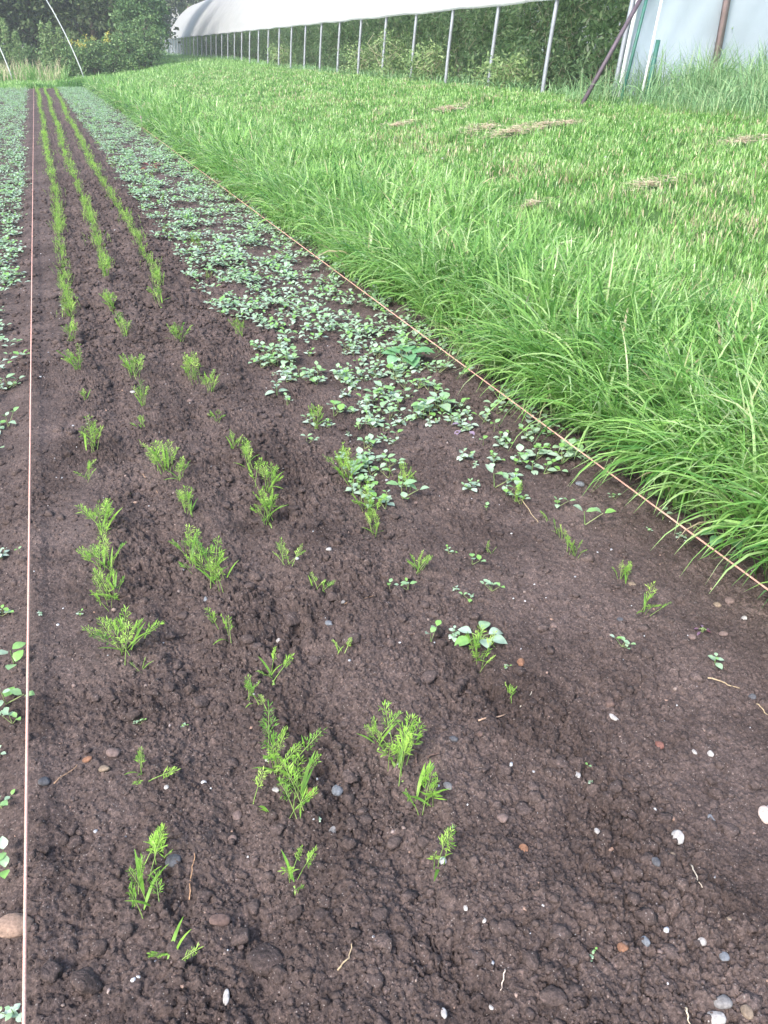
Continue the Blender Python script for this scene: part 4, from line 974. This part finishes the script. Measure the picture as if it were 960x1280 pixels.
# ------------------------------------------------------------------ trees and shrubs at the far end
def tree(name, x, y, h, rx, rz_, nleaf, size, mat, label, cat, seed, base=.25, tint=(.45, .25), group=None):
    r_ = np.random.RandomState(seed); z0 = float(terr(x, y)); t = empty(name, (x, y, z0))
    tr = MB(); top = np.array([r_.normal(0, .2), r_.normal(0, .2), h*.8])
    tr.tube([(0, 0, -.2), top*.3+[.1, 0, 0], top*.65, top], np.array([.14, .1, .06, .02])*h/6, 8)
    for k in range(14):
        a = r_.rand()*6.28; b = top*r_.uniform(.15, .85); e = b + np.array([math.cos(a)*rx*.8, math.sin(a)*rx*.8, h*.22])
        tr.tube([b, (b+e)/2+[0, 0, .15], e], np.array([.05, .03, .01])*h/6, 5)
    tr.build('trunk', M_BARK, t)
    ncl = int(38+nleaf/110); u = r_.normal(0, 1, (ncl, 3)); u /= np.linalg.norm(u, axis=1)[:, None]; rad = r_.rand(ncl)**.4
    cl = u*rad[:, None]*np.array([rx, rx, (h*(1-base))/2]) + np.array([0, 0, h*base+h*(1-base)/2])
    cs = r_.uniform(.12, .34, ncl)*rx*.6
    def cf(n):
        i = r_.randint(ncl, size=n); return cl[i]+r_.normal(0, 1, (n, 3))*cs[i][:, None]*np.array([1, 1, .8])
    ct = r_.normal(0, .18, ncl)
    V, Q, A = foliage_cards(nleaf, cf, size, r_, 1.9, .2, tint); V[:, 2] = np.maximum(V[:, 2], .02)
    link('crown', mesh_np('crown', V, Q, {'tint': A}), mat, t); tag(t, label, cat, group)
tree('broadleaf_tree', 5.9, 53.5, 5.2, 1.5, 0, 9000, .20, M_SHRUB, 'mid green dense tree beside the far end of the polytunnel', 'tree', 1, .02, (.35, .2))
tree('broadleaf_tree', 3.6, 57, 9, 2.6, 0, 12000, .24, M_TREE, 'tall dark tree behind the goldenrod shrubs', 'tree', 2, .05)
tree('broadleaf_tree', .2, 58, 8.5, 2.6, 0, 12000, .24, M_TREE, 'dark tree behind the taller bare hoop', 'tree', 3, .03)
tree('broadleaf_tree', -3, 57.5, 9, 2.8, 0, 12000, .24, M_TREE, 'dark tree at the left edge behind the dry grass', 'tree', 4, .03)
tree('broadleaf_tree', 5.6, 67, 13, 3.0, 0, 14000, .26, M_TREE, 'tall shadowy tree rising behind the far tunnel corner', 'tree', 5, .05)
tree('broadleaf_tree', 1.5, 66, 13, 3.2, 0, 9000, .3, M_TREE, 'tallest dark tree standing farthest back', 'tree', 6, .1)
tree('broadleaf_tree', -7.5, 60, 10, 3.2, 0, 6000, .3, M_TREE, 'dark tree beyond the left side of the field', 'tree', 7, .05)
tree('broadleaf_tree', 16.5, 106, 18, 5, 0, 9000, .42, M_TREE, 'large tree directly behind the tunnel roof end', 'tree', 12, .02)
tree('broadleaf_tree', 9.6, 104, 18, 5, 0, 14000, .42, M_TREE, 'big tree filling the gap behind the far tunnel end', 'tree', 9, .02)
tree('broadleaf_tree', 3.2, 73, 14, 3.4, 0, 9000, .3, M_TREE, 'tall dark tree leaning over the shadowy ones by the tunnel', 'tree', 10, .02)
tree('broadleaf_tree', 5.3, 61, 11, 2.6, 0, 11000, .26, M_TREE, 'shadowy tree between the goldenrod shrubs and the tunnel corner', 'tree', 8, .03)
for k in range(6):
    tree('broadleaf_tree', -8+3.4*k, 76+1.5*(k % 2), 14+k % 3, 3.4, 0, 8000, .42, M_TREE, f'tree in the back row behind the shrubs, {ordinal(k+1)} of six', 'tree', 40+k, .01)
for k in range(9):                                       # woodland beyond the tunnel, seen over and past it
    tree('woodland_tree', 21+2.6*(k % 2), 18+9*k, 10+k % 3, 3.6, 0, 3500, .34, M_TREE, f'woodland tree beyond the polytunnel, {ordinal(k+1)} from its near end', 'tree', 20+k, .02, group='woodland behind the polytunnel')
SH = [(5.0, 50.6, 2.2, .9, 'rounded green shrub nearest the tunnel corner'), (4.0, 50.9, 1.9, .8, 'green shrub with yellow blossom, left of the rounded one'), (3.0, 51.1, 1.9, .8, 'shrub with bright yellow goldenrod plumes'), (2.1, 51, 1.8, .75, 'bushy shrub right of the taller bare hoop'), (1.2, 51.5, 1.5, .7, 'low shrub behind the taller bare hoop'), (6.1, 51.6, 2.6, .9, 'dark green shrub pressed against the tunnel end'), (-1.9, 52, 1.9, .8, 'shrub at the left edge behind the dry grass'), (-.2, 52.4, 1.6, .8, 'low shrub rising behind the pink dry grass')]
for k, (x, y, h, r_x, lb) in enumerate(SH):
    tree('shrub', x, y, h, r_x, 0, 2600, .13, M_SHRUB, lb, 'shrub', 60+k, .02, (.55, .25))
    if k in (1, 2, 3):
        o = [q for q in bpy.data.objects if q.name.startswith('shrub') and q.get('label') == lb][0]
        r_ = np.random.RandomState(90+k); cc = np.array([(r_.normal(0, .35), r_.normal(-.4, .15), h*r_.uniform(.75, 1.02)) for _ in range(7 if k == 2 else 4)])
        V, Q, A = foliage_cards(120, lambda n: cc[r_.randint(len(cc), size=n)]+r_.normal(0, .07, (n, 3)), .07, r_, 1.6, 0, (.5, .3)); link('blossom', mesh_np('blossom', V, Q, {'tint': A}), M_YEL, o)
def tall_weed(x, y, h, label, k):
    t = empty('tall_spiky_weed', (x, y, float(terr(x, y)))); r_ = np.random.RandomState(k); m = MB(); m.tube([(0, 0, -.1), (.03, 0, h*.5), (0, .02, h)], [.015, .012, .006], 5, .5); m.build('stem', M_STALK, t)
    def cf(n): z = h*r_.uniform(.1, 1.02, n); w = .26*(1-z/h)+.05; return np.stack([r_.normal(0, 1, n)*w, r_.normal(0, 1, n)*w, z], 1)
    V, Q, A = foliage_cards(700, cf, .13, r_, 2.4, .1, (.85, .15)); link('foliage', mesh_np('foliage', V, Q, {'tint': A}), M_SHRUB, t); tag(t, label, 'weed')
for k, (px, h, lb) in enumerate([(16, 2.7, 'tallest spiky green weed at the left edge of the field'), (28, 2.1, 'spiky green weed beside the tallest one'), (62, 2.5, 'spiky green weed left of the taller hoop'), (72, 2.5, 'spiky green weed just left of the taller hoop'), (82, 2.3, 'spiky green weed partly behind the taller hoop'), (2, 1.9, 'spiky green weed cut by the left edge')]):
    d = ray(px, 90); p = CAM+d*(51.3/d[1]); tall_weed(p[0], p[1], h, lb, 300+k)
r_ = np.random.RandomState(55); n = 650; x = r_.uniform(-2.1, 1.3, n); y = r_.uniform(47.2, 50.8, n); k = r_.rand(n) < np.clip(.5+1.5*pn(x*1.4, y, 96), .05, 1); x, y = x[k], y[k]; n = len(x)
grass_obj('dry_grass', [blades(np.stack([x, y, terr(x, y)], 1), r_.rand(n)*6.28, r_.uniform(0, .35, n), r_.uniform(.2, 1.2, n), 1.0*r_.uniform(.3, 1.3, n), .018*r_.uniform(.7, 1.4, n), 4, np.clip(r_.uniform(0, .75, n), 0, 1))], M_TAN, 'tan and pinkish dry grass before the far shrubs')

# ------------------------------------------------------------------ haze volume added for the lens veil over far things
hz = MB(); hz.box((100, 195, 8.45), (640, 540, 19.1)); hm, nt, N, L = mat_new('haze')
pv = N.new('ShaderNodeVolumePrincipled'); pv.inputs['Density'].default_value = .0018; pv.inputs['Color'].default_value = (.93, .96, 1, 1); pv.inputs['Anisotropy'].default_value = .2
o_ = N.new('ShaderNodeOutputMaterial'); L.new(pv.outputs[0], o_.inputs['Volume'])
tag(hz.build('haze', hm, smooth=False), 'thin pale haze added over the field', kind='stuff')
# ------------------------------------------------------------------ light
w = bpy.data.worlds.new('World'); sc.world = w; w.use_nodes = True; nt = w.node_tree
bg = nt.nodes['Background']; sky = nt.nodes.new('ShaderNodeTexSky'); sky.sky_type = 'NISHITA'; sky.sun_disc = False
SE, SA = R(48), R(235)
sky.sun_elevation = SE; sky.sun_rotation = SA; sky.air_density = 1.4; sky.dust_density = 3.0; sky.ozone_density = 1.0
nt.links.new(sky.outputs[0], bg.inputs[0]); bg.inputs[1].default_value = .13
sl = bpy.data.lights.new('sun', 'SUN'); sl.energy = 1.5; sl.angle = R(12); sl.color = (1, .97, .93)
so = bpy.data.objects.new('sun', sl); col.objects.link(so)
sd = Vector((math.sin(SA)*math.cos(SE), math.cos(SA)*math.cos(SE), math.sin(SE)))
so.rotation_euler = sd.to_track_quat('Z', 'Y').to_euler()

# ------------------------------------------------------------------ camera
cd = bpy.data.cameras.new('camera'); cam = bpy.data.objects.new('camera', cd); col.objects.link(cam); sc.camera = cam
cd.sensor_fit = 'VERTICAL'; cd.sensor_height = 36; cd.sensor_width = 36; cd.lens = 36*F/1280; cd.clip_start = .05; cd.clip_end = 2000
cam.location = (0, 0, CH); cam.rotation_euler = (math.pi/2-PITCH, 0, -YAW)
sc.view_settings.view_transform = 'Standard'; sc.view_settings.look = 'None'; sc.view_settings.exposure = 1.6; sc.view_settings.gamma = 1
sc.render.resolution_x = 768; sc.render.resolution_y = 1024
sc.cycles.max_bounces = 6; sc.cycles.diffuse_bounces = 3; sc.cycles.glossy_bounces = 2; sc.cycles.transmission_bounces = 3
sc.cycles.use_denoising = True
print('vines', nv, 'weeds', nobj, 'mass', mass.n, 'carrots', len(cand))
